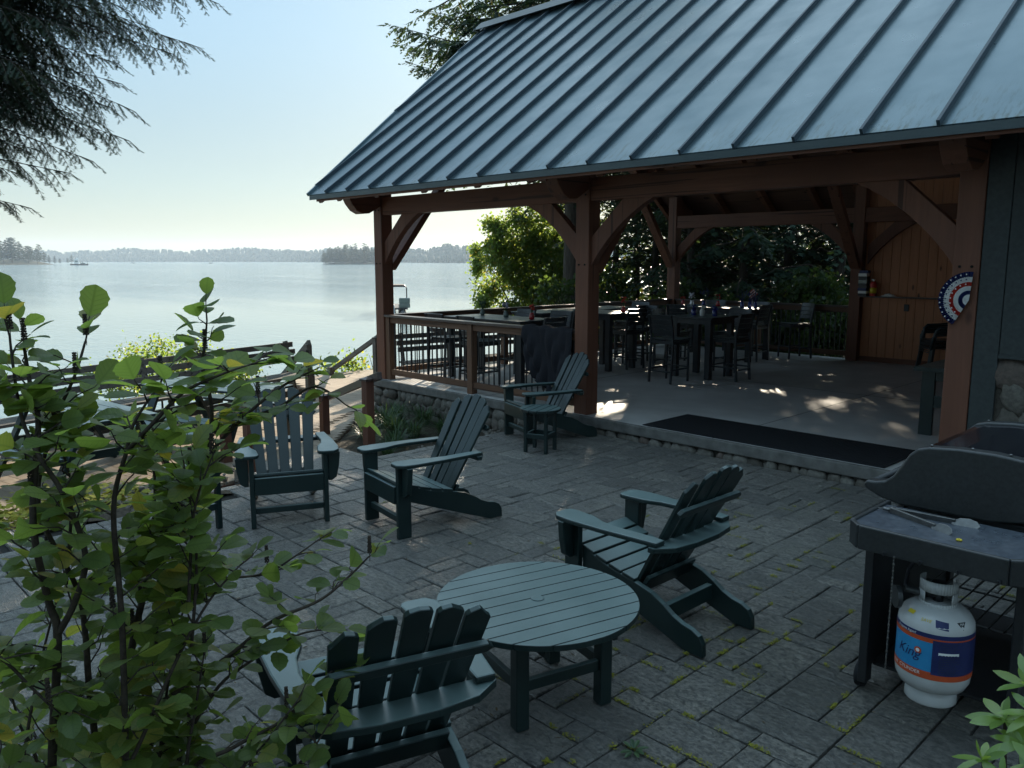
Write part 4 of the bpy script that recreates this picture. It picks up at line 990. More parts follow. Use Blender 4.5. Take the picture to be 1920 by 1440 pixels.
for k in range(34):
    a = k / 33; p = V((-1.178, 3.303, .785)) .lerp(V((-1.185, 3.315, .30)), a); mb.blob(p, (.005, .0035, .008), k, 6, 4, 0, 0, Matrix.Rotation(k * math.pi / 2, 3, 'Z'))
GB(mb, 'lighter_chain', M['chrome'])
mb = MB(); mb.tube([(-1.16, 3.44, .62), (-1.20, 3.52, .60), (-1.24, 3.66, .62), (-1.22, 3.80, .70), (-1.20, 3.95, .74)], .008, 8); GB(mb, 'gas_hose', M['rubber'], smooth=True)
# propane tank
TC = V((-1.062, 3.50, .150)); tr = .156
tk = thing('propane_tank', 'white propane tank with a blue and red printed sleeve under the grill shelf', 'gas tank', TC, 0); tk.scale = (.93,) * 3
mb = MB(); mb.lathe([(.05, .055), (.10, .062), (.135, .080), (.152, .115), (tr, .150), (tr, .365), (.152, .392), (.135, .42), (.10, .447), (.05, .46), (.02, .462)], n=48); mb.build('tank_body', M['white'], tk, smooth=True)
mb = MB(); mb.lathe([(.105, 0), (.108, .004), (.104, .075), (.1035, .075), (.100, .004)], n=40); mb.build('foot_ring', M['white'], tk, smooth=True)
mb = MB(); n = 40; gaps = lambda a: (math.radians(20) < (a - math.radians(250)) % (2 * math.pi) < math.radians(95))
for k in range(n):
    a0, a1 = 2 * math.pi * k / n, 2 * math.pi * (k + 1) / n; am = (a0 + a1) / 2 % (2 * math.pi)
    back = math.cos(am - math.radians(100)) > .6
    rows = [(.44, .468), (.468, .515), (.515, .565)]
    for i, (z0, z1) in enumerate(rows):
        front = abs(((am - math.radians(290) + math.pi) % (2 * math.pi)) - math.pi) < .80
        if i == 1 and front: continue
        if i == 2 and back: continue
        r0 = .078
        mb.add([(r0 * math.cos(a0), r0 * math.sin(a0), z0), (r0 * math.cos(a1), r0 * math.sin(a1), z0), (r0 * math.cos(a1), r0 * math.sin(a1), z1), (r0 * math.cos(a0), r0 * math.sin(a0), z1)], [(0, 1, 2, 3)])
o = mb.build('collar', M['white'], tk, smooth=True); so = o.modifiers.new('t', 'SOLIDIFY'); so.thickness = .004
mb = MB(); mb.lathe([(.022, .46), (.022, .50), (.016, .50), (.016, .525)], n=16); mb.tube([(0, 0, .49), (-.055, -.03, .49)], .018, 12); mb.lathe([(.03, .525), (.034, .53), (.034, .545), (.028, .55)], n=12); mb.build('valve', M['steel'], tk, smooth=True)
mb = MB(); mb.tube([(-.055, -.03, .49), (-.12, -.06, .50)], .016, 12); mb.tube([(-.13, -.10, .47), (-.145, -.112, .47)], .05, 24); mb.build('regulator', M['castgrey'], tk, smooth=False)
def band(z0, z1, a0, a1, m, nm, lift=.0008):
    mb = MB(); n = 40; r = tr + lift
    for k in range(n + 1):
        a = a0 + (a1 - a0) * k / n
        for z in (z0, z1): mb.v.append((r * math.cos(a), r * math.sin(a), z))
    for k in range(n): mb.face((2 * k, 2 * k + 2, 2 * k + 3, 2 * k + 1))
    return mb.build(nm, m, tk, smooth=True)
AV = math.atan2(-TC.y, -TC.x)                  # side that looks at the patio
sl = band(.152, .362, 0, 2 * math.pi, M['cyan'], 'sleeve')
dg = math.radians
band(.152, .187, 0, 2 * math.pi, M['orange'], 'sleeve_stripe', .0014); band(.322, .342, 0, 2 * math.pi, M['orange'], 'sleeve_stripe', .0014); band(.3425, .362, 0, 2 * math.pi, M['navy'], 'sleeve_stripe', .0014)
band(.178, .336, AV + dg(-2), AV + dg(100), M['navy'], 'sleeve_panel', .0020)
ln = MB()
for k in range(14):
    z = .322 - k * .0095 - (.012 if k > 3 else 0); a0 = AV + dg(8); a1 = a0 + dg(34 - (k * 7) % 11); r = tr + .0026
    for q in range(6):
        b0_, b1_ = a0 + (a1 - a0) * q / 6, a0 + (a1 - a0) * (q + .8) / 6
        ln.add([(r * math.cos(b0_), r * math.sin(b0_), z), (r * math.cos(b1_), r * math.sin(b1_), z), (r * math.cos(b1_), r * math.sin(b1_), z + .0022), (r * math.cos(b0_), r * math.sin(b0_), z + .0022)], [(0, 1, 2, 3)])
ln.build('fine_print', M['castgrey'], tk); band(.272, .284, AV + dg(7), AV + dg(38), M['offwhite'], 'label_strip', .0024)
def lettering(txt, size, place, m, nm, par, shear=0):
    cu = bpy.data.curves.new('lettering', 'FONT'); cu.body = txt; cu.size = size; cu.align_x = 'CENTER'; cu.shear = shear; cu.resolution_u = 3; cu.extrude = .0
    ob = bpy.data.objects.new('lettering', cu); COL.objects.link(ob); dgx = bpy.context.evaluated_depsgraph_get(); dgx.update()
    me = bpy.data.meshes.new_from_object(ob.evaluated_get(dgx)); bpy.data.objects.remove(ob); bpy.data.curves.remove(cu)
    for v in me.vertices: v.co = place(v.co.x, v.co.y)
    me.materials.clear(); me.materials.append(m); o = bpy.data.objects.new(nm, me); COL.objects.link(o); o.parent = par; return o
def on_tank(a, z, lift=.003, tilt=0):
    return lambda x, y: V(((tr + lift) * math.cos(a + x / tr), (tr + lift) * math.sin(a + x / tr), z + y + tilt * x))
lettering('Propane Again!', .0165, on_tank(AV - dg(46), .346), M['offwhite'], 'lettering', sl)
lettering('King', .062, on_tank(AV - dg(40), .238), M['navy'], 'lettering', sl, .3)
lettering('CYLINDER', .022, on_tank(AV - dg(36), .167, .0035), M['offwhite'], 'lettering', sl)
lettering('THE', .018, on_tank(AV - dg(66), .167, .0035), M['offwhite'], 'lettering', sl)
def disc(a, z, r, m, nm, lift=.003):
    mb = MB(); n = 24
    mb.add([on_tank(a, z, lift)(r * math.cos(t_), r * math.sin(t_)) for t_ in [2 * math.pi * k / n for k in range(n)]], [tuple(range(n))]); return mb.build(nm, m, sl)
disc(AV - dg(23), .275, .015, M['orange'], 'emblem'); disc(AV - dg(23), .275, .008, M['offwhite'], 'emblem_centre', .004)
# stickers on the shoulder
def shoulder(a, rho, lift=.0015):
    prof = [(tr, .345), (.152, .385), (.135, .42), (.10, .447)]
    def f(x, y):
        L = rho + y
        for (r0, z0), (r1, z1) in zip(prof[:-1], prof[1:]):
            s = math.hypot(r1 - r0, z1 - z0)
            if L <= s or (r1, z1) == prof[-1]:
                t_ = L / s; r, z = r0 + (r1 - r0) * t_, z0 + (z1 - z0) * t_; break
            L -= s
        r += lift; ang = a + x / max(r, .08); return V((r * math.cos(ang), r * math.sin(ang), z + lift))
    return f
def patch(a, rho, w, h, m, nm, lift=.0015, skew=0):
    f = shoulder(a, rho, lift); mb = MB(); nx_, ny_ = 8, 5
    for i in range(nx_ + 1):
        for j in range(ny_ + 1): mb.v.append(tuple(f(-w / 2 + w * i / nx_, h * j / ny_ + skew * (i / nx_))))
    for i in range(nx_):
        for j in range(ny_): mb.face((i * (ny_ + 1) + j, (i + 1) * (ny_ + 1) + j, (i + 1) * (ny_ + 1) + j + 1, i * (ny_ + 1) + j + 1))
    return mb.build(nm, m, tk, smooth=True)
patch(AV + dg(10), .045, .052, .036, M['navy'], 'sticker', .002, -.008); patch(AV - dg(48), .075, .035, .020, M['yellow'], 'sticker', .002)
lettering('SAVE', .020, shoulder(AV - dg(16), .062, .003), M['yellow'], 'lettering', tk, .25)
f = shoulder(AV + dg(44), .040, .002); mb = MB(); mb.add([f(0, 0), f(.022, .034), f(-.022, .034)], [(0, 1, 2)]); mb.build('warning_triangle', M['steel'], tk)
lettering('P&R', .012, shoulder(AV + dg(44), .062, .003), M['offwhite'], 'lettering', tk)
# tongs on the shelf
tg = thing('tongs', 'steel tongs lying open on the grill side shelf', 'tongs', (-1.33, 3.62, .872), 0)
for nm, ang, L in (('tongs_arm', -23, .33), ('tongs_arm', 7, .36)):
    a = math.radians(ang); d = V((math.cos(a), math.sin(a), 0)); nn = V((-d.y, d.x, 0)); mb = MB()
    mb.bar(V((0, 0, .012)), d * (L * .74) + V((0, 0, .008)), .003, .024); mb.bar(V((0, 0, .0235)) + nn * .006, d * (L * .74) + V((0, 0, .0195)) + nn * .006, .013, .002)
    mb.prism([(L * .70, -.010), (L * .74, -.012), (L * .78, -.022), (L * .88, -.026), (L * .96, -.018), (L, 0), (L * .96, .018), (L * .88, .026), (L * .78, .022), (L * .74, .012), (L * .70, .010)], (0, 0, .008), d, (nn * .5 + V((0, 0, .85))).normalized(), nn, .003)
    mb.build(nm, M['chrome'], tg, bevel=.001, seg=1)
mb = MB(); mb.tube([(-.02, 0, .012), (.0, 0, .012), (.02, .004, .02)], .008, 10); mb.tube([(-.03, .015, .01), (-.045, 0, .01), (-.03, -.015, .01), (-.02, 0, .01)], .002, 6); mb.build('tongs_hinge', M['chrome'], tg)
mb = MB()
for k in range(12):
    t0 = 2 * math.pi * k / 12; t1 = 2 * math.pi * (k + 1) / 12; mb.tube([V((-.985, 3.44, .876)) + V((math.cos(t0), math.sin(t0), 0)) * .008, V((-.985, 3.44, .876)) + V((math.cos(t1), math.sin(t1), 0)) * .008], .004, 6)
tag(mb.build('brass_nut', M['brass'] if 'brass' in M else M['yellow'], smooth=True), 'tiny brass nut lying on the grill side shelf', 'nut')

# ------------------------------------------------------------------ deck: handrails, picnic tables, benches
def handrail(label, pts, top, posts, m='redwood', pw=.10, grp='stair handrails'):
    t = thing('handrail', label, 'handrail', posts[0][0], 0, grp); o0 = V(posts[0][0])
    for (p, h, cap) in posts:
        p = V(p) - o0; mb = MB(); mb.span((p.x - pw / 2, p.y - pw / 2, p.z), (p.x + pw / 2, p.y + pw / 2, p.z + h)); po = mb.build('post', M[m], t, bevel=.004)
        if cap:
            mb = MB(); c = (p.x, p.y, p.z + h); w = pw / 2 + .015
            mb.add([(c[0] + a * w, c[1] + b_ * w, c[2] + .001) for a, b_ in ((-1, -1), (1, -1), (1, 1), (-1, 1))] + [(c[0] + a * w, c[1] + b_ * w, c[2] + .022) for a, b_ in ((-1, -1), (1, -1), (1, 1), (-1, 1))] + [(c[0], c[1], c[2] + .045)],
                   [(3, 2, 1, 0), (0, 1, 5, 4), (1, 2, 6, 5), (2, 3, 7, 6), (3, 0, 4, 7), (4, 5, 8), (5, 6, 8), (6, 7, 8), (7, 4, 8)]); mb.build('post_cap', M['cap'], po)
    mb = MB()
    for p, q in zip(top[:-1], top[1:]): mb.bar(V(p) - o0, V(q) - o0, .055, .085)
    mb.build('rail', M['cap'] if m == 'redwood' else M[m], t, bevel=.004)
    return t
handrail('reddish brown stair handrail with two capped posts beside the grass clumps', None, [(-7.25, 5.02, .74), (-7.46, 5.06, .68), (-9.25, 5.60, .20), (-9.62, 5.70, .10)], [((-7.435, 4.985, -.05), .72, True), ((-9.30, 5.545, -.3), .50, True)])
handrail('reddish post of the stair handrail behind the chair at the steps', None, [(-7.0, 3.47, .74), (-7.22, 3.54, .68), (-8.9, 4.02, .22)], [((-7.25, 3.50, -.05), .70, True), ((-8.75, 3.93, -.3), .54, True)])
handrail('weathered grey handrail going down to the lake, left of the pavilion corner post', None, [(-12.20, 8.46, .62), (-14.15, 8.66, -.20), (-15.6, 8.8, -.85)], [((-12.25, 8.42, -.3), .90, False), ((-14.12, 8.60, -.3), .16, False)], 'grey_wood')
handrail('short weathered stair rail end beside the slatted deck bench', None, [(-12.28, 7.08, .60), (-13.4, 7.2, -.05), (-15.2, 7.4, -1.0)], [((-12.30, 7.06, -.3), .86, False)], 'grey_wood')
sp = MB()
for k in range(7): sp.box((-14.55 - k * .27, 7.95 + k * .02, -.48 - k * .17), (.30, 1.5, .04), Matrix.Rotation(math.radians(6), 3, 'Z'))
struct(sp.build('lake_steps', M['grey_wood']))
def deck_bench(label, p0, p1, inward):
    p0, p1 = V(p0), V(p1); d = (p1 - p0).normalized(); L = (p1 - p0).length; n = V((-d.y, d.x, 0)) * inward
    t = thing('deck_bench', label, 'bench', p0, 0, 'slatted benches along the deck edge'); tl = n * -.16
    for k in range(3):
        z = .66 + k * .115; off = n * (-.02 - .05 * k); mb = MB(); mb.bar(d * 0 + off + V((0, 0, z)), d * L + off + V((0, 0, z)), .03, .085); mb.build('back_slat', M['grey_wood'], t, bevel=.003)
    mb = MB()
    for k in range(3): mb.bar(n * (.10 + .145 * k) + V((0, 0, .44)), d * L + n * (.10 + .145 * k) + V((0, 0, .44)), .135, .035)
    mb.build('seat', M['grey_wood'], t, bevel=.003)
    m_ = int(L / 1.3) + 1
    for k in range(m_):
        a = .12 + (L - .24) * k / max(1, m_ - 1); mb = MB(); mb.bar(d * a + n * .05 + V((0, 0, .0)), d * a + n * -.16 + V((0, 0, .95)), .085, .035, d); mb.build('back_post', M['grey_wood'], t)
        mb = MB(); mb.bar(d * a + n * .42, d * a + n * .42 + V((0, 0, .42)), .085, .035, d); mb.build('seat_post', M['grey_wood'], t)
    mb = MB(); mb.bar(n * .05 + V((0, 0, .10)), d * L + n * .05 + V((0, 0, .10)), .03, .10); mb.build('lower_rail', M['grey_wood'], t)
    return t
deck_bench('weathered bench with a slatted back along the lake edge of the deck, behind the shrub', (-9.85, -1.2, -.3), (-12.15, 6.78, -.3), -1)
deck_bench('dark slatted bench seen through the balusters of the front railing', (-12.02, 8.75, -.3), (-11.15, 14.4, -.3), -1)
def picnic(label, loc, rz):
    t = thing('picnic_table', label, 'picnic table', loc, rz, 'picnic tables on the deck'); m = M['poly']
    mb = MB()
    for k in range(5): mb.span((-.92, -.37 + k * .15, .72), (.92, -.225 + k * .15, .75))
    mb.build('tabletop', m, t, bevel=.004, seg=1)
    for s in (-1, 1):
        mb = MB(); mb.span((-.92, s * .70 - .14, .42), (.92, s * .70 - .003, .45)); mb.span((-.92, s * .70 + .003, .42), (.92, s * .70 + .14, .45)); mb.build('bench_seat', m, t, bevel=.004, seg=1)
        for e in (-1, 1):
            mb = MB(); mb.bar((e * .68, s * .62, 0), (e * .68, s * .26, .72), .04, .11, (1, 0, 0)); mb.build('leg', m, t, bevel=.004)
    for e in (-1, 1):
        mb = MB(); mb.span((e * .68 - .045, -.83, .335), (e * .68 - .0, .83, .419)); mb.build('cross_beam', m, t)
    return t
pt = picnic('green slatted picnic table on the deck, far left behind the shrub', (-9.15, 2.55, -.3), math.radians(7))
dup(pt, (-9.75, 4.28, -.3), math.radians(22), 'green picnic table on the sunny deck behind the chair at the steps', 'picnic tables on the deck')
# ------------------------------------------------------------------ foliage generators
def leaf(mb, rn, p, d, nrm, L, Wd, rv, prof=((0, .06), (.10, .40), (.22, .66), (.33, .80), (.45, .97), (.55, .92), (.66, 1.02), (.76, .84), (.87, .72), (.94, .40), (1.0, .06)), fold=.22, droop=.25):
    d = d.normalized(); s = d.cross(nrm)
    if s.length < 1e-3: return
    s.normalize(); n = s.cross(d); b = len(mb.v)
    for v, w in prof:
        c = p + d * (L * v) - n * (droop * L * v * v); h = Wd * .5 * w
        mb.v += [tuple(c - s * h + n * (fold * h)), tuple(c), tuple(c + s * h + n * (fold * h))]
    for i in range(len(prof) - 1):
        v0, w0 = prof[i]; v1, w1 = prof[i + 1]; q = b + 3 * i
        mb.face((q, q + 1, q + 4, q + 3), 0, [(-.5 * w0, v0), (0, v0), (0, v1), (-.5 * w1, v1)]); mb.face((q + 1, q + 2, q + 5, q + 4), 0, [(0, v0), (.5 * w0, v0), (.5 * w1, v1), (0, v1)])
        rn += [rv, rv]
def rvec(R, k=1): return V((R.gauss(0, k), R.gauss(0, k), R.gauss(0, k)))
def spray(mb, rn, wood_, pts, R, width, step, sub, lod, needle=.016, droop=.35, r0=.012, fill=1.0, taper=.75, t0=.10):
    """a flat drooping conifer bough: axis pts, side branchlets, their twigs"""
    pts = [V(p) for p in pts]; seg = [(b - a).length for a, b in zip(pts[:-1], pts[1:])]; Ltot = sum(seg)
    wood_.tube(pts, [r0 * (1 - .85 * i / (len(pts) - 1)) for i in range(len(pts))], 5 if lod else 6, cap=False)
    def P_(s):
        for a, b, l in zip(pts[:-1], pts[1:], seg):
            if s <= l: return a.lerp(b, s / l), (b - a) / l
            s -= l
        return pts[-1], (pts[-1] - pts[-2]).normalized()
    s = Ltot * t0; side = 1
    while s < Ltot:
        t = s / Ltot; p, d = P_(s); h = d.cross(V((0, 0, 1)))
        if h.length < .1: h = V((1, 0, 0))
        h.normalize(); wl = width * (min(1, .35 + t * 2.2) if t < .3 else (1 - t) ** taper * 1.2 + .10) * R.uniform(.6, 1.15)
        ax = (d * .75 + h * side * .8 + V((0, 0, -droop * R.uniform(.2, 1.2))) + rvec(R, .12)).normalized()
        if R.random() < fill:
            twig(mb, rn, wood_, p, ax, wl, R, sub, lod, needle, droop)
        side = -side; s += step * R.uniform(.6, 1.4)
    twig(mb, rn, wood_, pts[-1], (pts[-1] - pts[-2]).normalized(), width * .34, R, sub, lod, needle, droop)
def twig(mb, rn, wood_, p, ax, L, R, sub, lod, needle, droop):
    if lod == 0:
        wood_.tube([p, p + ax * L * .6 + V((0, 0, -.02 * L)), p + ax * L + V((0, 0, -droop * .35 * L))], [.004, .0028, .0012], 4, cap=False)
    n = max(2, int(L / sub)); side = 1
    for k in range(n + 1):
        t = k / n; q = p + ax * (L * t) + V((0, 0, -droop * .35 * L * t * t)); h = ax.cross(V((0, 0, 1))); h = h.normalized() if h.length > .05 else V((1, 0, 0))
        for side in (-1, 1):
            l2 = L * .36 * (1.1 - t) * R.uniform(.5, 1.2) + needle * 2
            a2 = (ax * .8 + h * side * .75 + V((0, 0, -droop * R.uniform(0, .9))) + rvec(R, .15)).normalized(); rv = R.random()
            if lod == 0:
                m = max(3, int(l2 / .0085))
                h2 = a2.cross(V((0, 0, 1))); h2 = h2.normalized() if h2.length > .05 else h
                for i in range(m):
                    b = q + a2 * (l2 * i / m)
                    for sd in (-1, 1):
                        e = (h2 * sd + a2 * .45 + rvec(R, .14)).normalized() * needle * R.uniform(.7, 1.1); w = a2 * .0038
                        mb.add([b - w, b + w, b + e], [(0, 1, 2)]); rn.append(rv)
                mb.add([q - h2 * .0015, q + h2 * .0015, q + a2 * l2], [(0, 1, 2)]); rn.append(rv)
            else:
                h2 = a2.cross(V((0, 0, 1))); h2 = (h2.normalized() if h2.length > .05 else h) + rvec(R, .25); w = needle * R.uniform(.7, 1.3)
                mb.add([q, q + a2 * l2 * .35 + h2 * w, q + a2 * l2, q + a2 * l2 * .35 - h2 * w], [(0, 1, 2, 3)]); rn.append(rv)
def conifer_mesh(seed, H, base, Lmax, nb, lodw, sub=.16, step=.22, gaps=.85, droop=.5, rt=.16):
    R = random.Random(seed); mb = MB(); rn = []; wd = MB()
    lean = V((R.uniform(-.02, .02), R.uniform(-.02, .02), 1))
    wd.tube([lean * (H * t) + V((.05 * math.sin(7 * t + seed), .05 * math.cos(5 * t), 0)) * min(1, t * 4) for t in [i / 10 for i in range(11)]], [rt * (1.25 if i == 0 else 1 - .92 * i / 10) for i in range(11)], 10)
    for k in range(nb):
        t = (k + R.random()) / nb; z = base + (H - base) * t
        L = Lmax * ((1 - t) ** .8 * .95 + .07) * R.uniform(.55, 1.12) * (min(1, .45 + t * 3) if t < .2 else 1)
        a = k * 2.399 + R.uniform(-.5, .5); o = lean * z; d = V((math.cos(a), math.sin(a), 0)); rise = R.uniform(.0, .28)
        pts = [o, o + d * L * .33 + V((0, 0, L * rise * .5)), o + d * L * .68 + V((0, 0, L * (rise * .45 - .06 * droop))), o + d * L + V((0, 0, L * (rise * .2 - .28 * droop)))]
        spray(mb, rn, wd, pts, R, L * .42, step, sub, 1, lodw, droop, .03 * L / 2, gaps)
    return mb, rn, wd
TREES = []
def tree_from(name, label, loc, mesh, leafm, grp=None, scale=1, rz=0):
    t = thing(name, label, 'tree', loc, rz, grp); t.scale = (scale,) * 3; mb, rn, wd = mesh
    c = mb.build('crown', leafm, t); set_rnd(c, rn); wd.build('trunk', M['bark'], t, smooth=True); TREES.append(t); return t

# ------------------------------------------------------------------ evergreens behind the pavilion
def gz(x, y): return float(land_z(np.array([x]), np.array([y]))[0])
mesh_t = conifer_mesh(1, 17.0, 3.9, 5.6, 80, .040, .11, .20, .97, .55, .25)
Rb = random.Random(71); bz = gz(-14.0, 15.65); hb = V((-14.0, 15.65, bz))
for px, py, dd, wd_, up_ in [(738, 48, 19.5, 1.0, .5), (775, 120, 19.2, .9, .2), (800, 140, 20.0, .8, .1), (850, 15, 19.5, 1.1, .5), (830, 75, 20.5, 1.1, .3), (900, 45, 20.0, 1.1, .3), (880, -10, 19.2, 1.1, .4), (950, 10, 19.6, 1.1, .4), (800, 20, 20.8, 1.1, .4), (1010, -15, 20.0, 1.0, .4), (1045, 5, 19.4, .8, .3), (760, 85, 20.4, .9, .3), (860, 110, 19.8, 1.0, .2), (920, -30, 20.6, 1.1, .4)]:
    tip = at(px, py, dd) - hb; st0 = V((0, 0, tip.z - Rb.uniform(.1, .7))); m1 = st0.lerp(tip, .35) + V((0, 0, .12)); m2 = st0.lerp(tip, .7) - V((0, 0, .25 * up_))
    spray(mesh_t[0], mesh_t[1], mesh_t[2], [st0, m1, m2, tip], Rb, wd_, .075, .055, 1, .032, .75, .035, 1.0, .5, .3)
tree_from('hemlock', 'tall hemlock rising behind the roof with its thick bare trunk left of the middle post', (-14.0, 15.65, gz(-14.0, 15.65)), mesh_t, M['conifer'])
variants = []
CT = [(1152, 24.0, 1.0, 'slim evergreen, left one of two thin bare trunks by the far corner post'), (1197, 25.0, 1.05, 'slim evergreen, right one of two thin bare trunks by the far corner post')]
mesh_s = conifer_mesh(5, 13.5, 2.3, 2.8, 74, .055, .13, .20, .9, .5, .11)
CT.append((1232, 22.6, 1.0, 'slim evergreen whose thin trunk stands just left of the far corner post'))
st_ = None
for px, d, sc, lab in CT:
    p = at(px, 487, d)
    if st_ is None: st_ = tree_from('evergreen_tree', lab, (p.x, p.y, gz(p.x, p.y)), mesh_s, M['conifer'], 'evergreens beyond the pavilion', sc)
    else:
        q = dup(st_, (p.x, p.y, gz(p.x, p.y)), 2.1, lab, 'evergreens beyond the pavilion'); q.scale = (sc,) * 3; TREES.append(q)
for sd in (21, 22, 23):
    mm_ = conifer_mesh(sd, 12.0, .7, 3.0, 66, .055, .12, .17, .97, .55, .15); p = None; variants.append(mm_)
BT_ = [(1300, 20.5), (1345, 24.5), (1395, 20.0), (1440, 25.5), (1480, 21.0), (1530, 24.0), (1575, 20.0), (1625, 23.5), (1245, 30), (1330, 30), (1420, 31), (1510, 31), (1690, 22), (1760, 25), (1840, 24), (1325, 22.6), (1290, 25.4)]
vt = [None] * 3; R = random.Random(31)
for i, (px, d) in enumerate(BT_):
    p = at(px, 487, d); k = i % 3; lab = 'dense dark evergreen standing behind the back railing and the wooden wall'
    sc = R.uniform(.85, 1.2); loc = (p.x, p.y, gz(p.x, p.y) - .1)
    if vt[k] is None: vt[k] = tree_from('evergreen_tree', lab, loc, variants[k], M['conifer'], 'dense evergreens behind the back railing', sc, R.uniform(0, 6))
    else:
        q = dup(vt[k], loc, R.uniform(0, 6), lab, 'dense evergreens behind the back railing'); q.scale = (sc,) * 3; TREES.append(q)
for i, (x, y) in enumerate([(4.6, 2.6), (6.0, -1.5), (2.6, -5.2), (-2.2, -6.8)]):
    q = dup(vt[i % 3], (x, y, gz(x, y)), i * 1.1, 'tall evergreen standing at the patio edge opposite the pavilion', 'evergreens at the near side of the patio'); q.scale = (1.1,) * 3
# broad leaved trees and undergrowth
def leafy_mesh(seed, lobes, nleaf, size, stems, ncl=70):
    R = random.Random(seed); mb = MB(); rn = []; wd = MB(); tot = sum(l[3] for l in lobes)
    for cx, cy, cz, r in lobes:
        n_cl = max(4, int(ncl * r / tot))
        for _ in range(n_cl):
            u = rvec(R).normalized() * (r * R.random() ** .4); u.z *= .8; c = V((cx, cy, cz)) + u; cr = R.uniform(.16, .34) * (.6 + r * .3)
            if R.random() < .6: wd.tube([V((cx, cy, cz - r * .3)), (V((cx, cy, cz - r * .3)) + c) / 2 + rvec(R, .04), c], [.012, .008, .003], 4, cap=False)
            for _ in range(int(nleaf / ncl)):
                p = c + rvec(R, cr * .6); d = (rvec(R) + (p - c) * 1.5 + V((0, 0, -.5))).normalized(); s = size * R.uniform(.6, 1.25); w = d.cross(rvec(R)).normalized() * s * .42
                mb.add([p, p + d * s * .5 + w, p + d * s, p + d * s * .45 - w], [(0, 1, 2, 3)]); rn.append(R.random())
    for pts, r in stems: wd.tube(pts, [r * (1 - .7 * i / (len(pts) - 1)) for i in range(len(pts))], 7)
    return mb, rn, wd
p = at(985, 487, 24); z0 = gz(p.x, p.y); rt = V((.696, .718, 0)); fw = V((-.718, .696, 0))
def rel(px, py, dep=0): q = at(px, py, 24 + dep); return (q.x - p.x, q.y - p.y, q.z - z0)
lob = [(*rel(960, 460, .2), .8), (*rel(1010, 480, .2), .9), (*rel(965, 530, 0), .75), (*rel(1040, 500, .4), .9), (*rel(1010, 560, 0), .6), (*rel(940, 450, 0), .45), (*rel(985, 450), .75), (*rel(940, 490, -.3), .62), (*rel(1000, 520, .3), .8), (*rel(1040, 440, .5), .7), (*rel(900, 500), .30), (*rel(930, 420), .38), (*rel(985, 405), .5), (*rel(920, 545), .5), (*rel(1050, 540), .7), (*rel(1090, 480, .6), .8), (*rel(895, 470), .14), (*rel(960, 575, -.5), .45), (*rel(905, 572, -.8), .22), (*rel(1040, 390, .3), .4)]
stm = [([(0.5, .4, -.3), (.2, .2, 1.0), rel(985, 470)], .06), ([(0.5, .4, -.3), (.4, .6, 1.0), rel(1040, 450)], .05), ([(0.5, .4, -.3), (0, -.1, .8), rel(920, 500)], .04)]
tree_from('maple_tree', 'bright leafy maple bush overhanging the water left of the middle post', (p.x, p.y, z0), leafy_mesh(2, lob, 30000, .092, stm, 330), M['maple_leaf'])
us = leafy_mesh(3, [(0, 0, 1.1, .9), (.8, .3, .8, .7), (-.7, .2, .8, .7), (.1, .5, 1.7, .6)], 3800, .11, [([(0, 0, -.2), (.05, 0, .6), (0, 0, 1.4)], .03)], 60); u0 = None
for i, (px, d, sc) in enumerate([(1105, 21.5, 1.1), (1300, 21.5, .8), (1310, 19.0, .9), (1380, 18.5, .8), (1450, 18.5, .9), (1520, 18.0, .8), (1585, 18.0, .9), (1125, 25, 1.6), (1050, 20.5, 1.0)]):
    q = at(px, 487, d); loc = (q.x, q.y, gz(q.x, q.y)); lab = 'leafy green undergrowth bush beyond the pavilion railing'
    if u0 is None: u0 = tree_from('undergrowth_bush', lab, loc, us, M['under_leaf'], 'undergrowth bushes beyond the railing', sc); u0['category'] = 'bush'
    else: qq = dup(u0, loc, i * 1.3, lab, 'undergrowth bushes beyond the railing'); qq.scale = (sc,) * 3; TREES.append(qq)

# gaps in the foliage towards the low sun
GAPS = [((-5.90, 10.45, .165), .20), ((-5.62, 10.75, .165), .17), ((-5.68, 12.44, .165), .15), ((-6.55, 8.1, .165), .26), ((-8.43, 12.03, .165), .12), ((-7.7, 13.4, 1.1), .22), ((-9.6, 7.2, .165), .4)]
import bmesh
for t_ in TREES:
    cr = [c for c in t_.children if c.name.startswith('crown')][0]; me = cr.data; n = len(me.polygons); cc = np.empty(n * 3, np.float32); me.polygons.foreach_get('center', cc); cc = cc.reshape(-1, 3) * t_.scale[0]
    a_ = t_.rotation_euler.z; wx = cc[:, 0] * math.cos(a_) - cc[:, 1] * math.sin(a_) + t_.location.x; wy = cc[:, 0] * math.sin(a_) + cc[:, 1] * math.cos(a_) + t_.location.y; wz = cc[:, 2] + t_.location.z; kill = np.zeros(n, bool)
    for o_, r_ in GAPS:
        dx, dy, dz = wx - o_[0], wy - o_[1], wz - o_[2]; s_ = dx * sun_dir.x + dy * sun_dir.y + dz * sun_dir.z; d2 = dx * dx + dy * dy + dz * dz - s_ * s_; kill |= (s_ > 3) & (d2 < r_ * r_)
    if kill.any():
        bm = bmesh.new(); bm.from_mesh(me); bm.faces.ensure_lookup_table(); bmesh.ops.delete(bm, geom=[bm.faces[i] for i in np.nonzero(kill)[0]], context='FACES')
        m2 = me.copy(); bm.to_mesh(m2); bm.free(); cr.data = m2
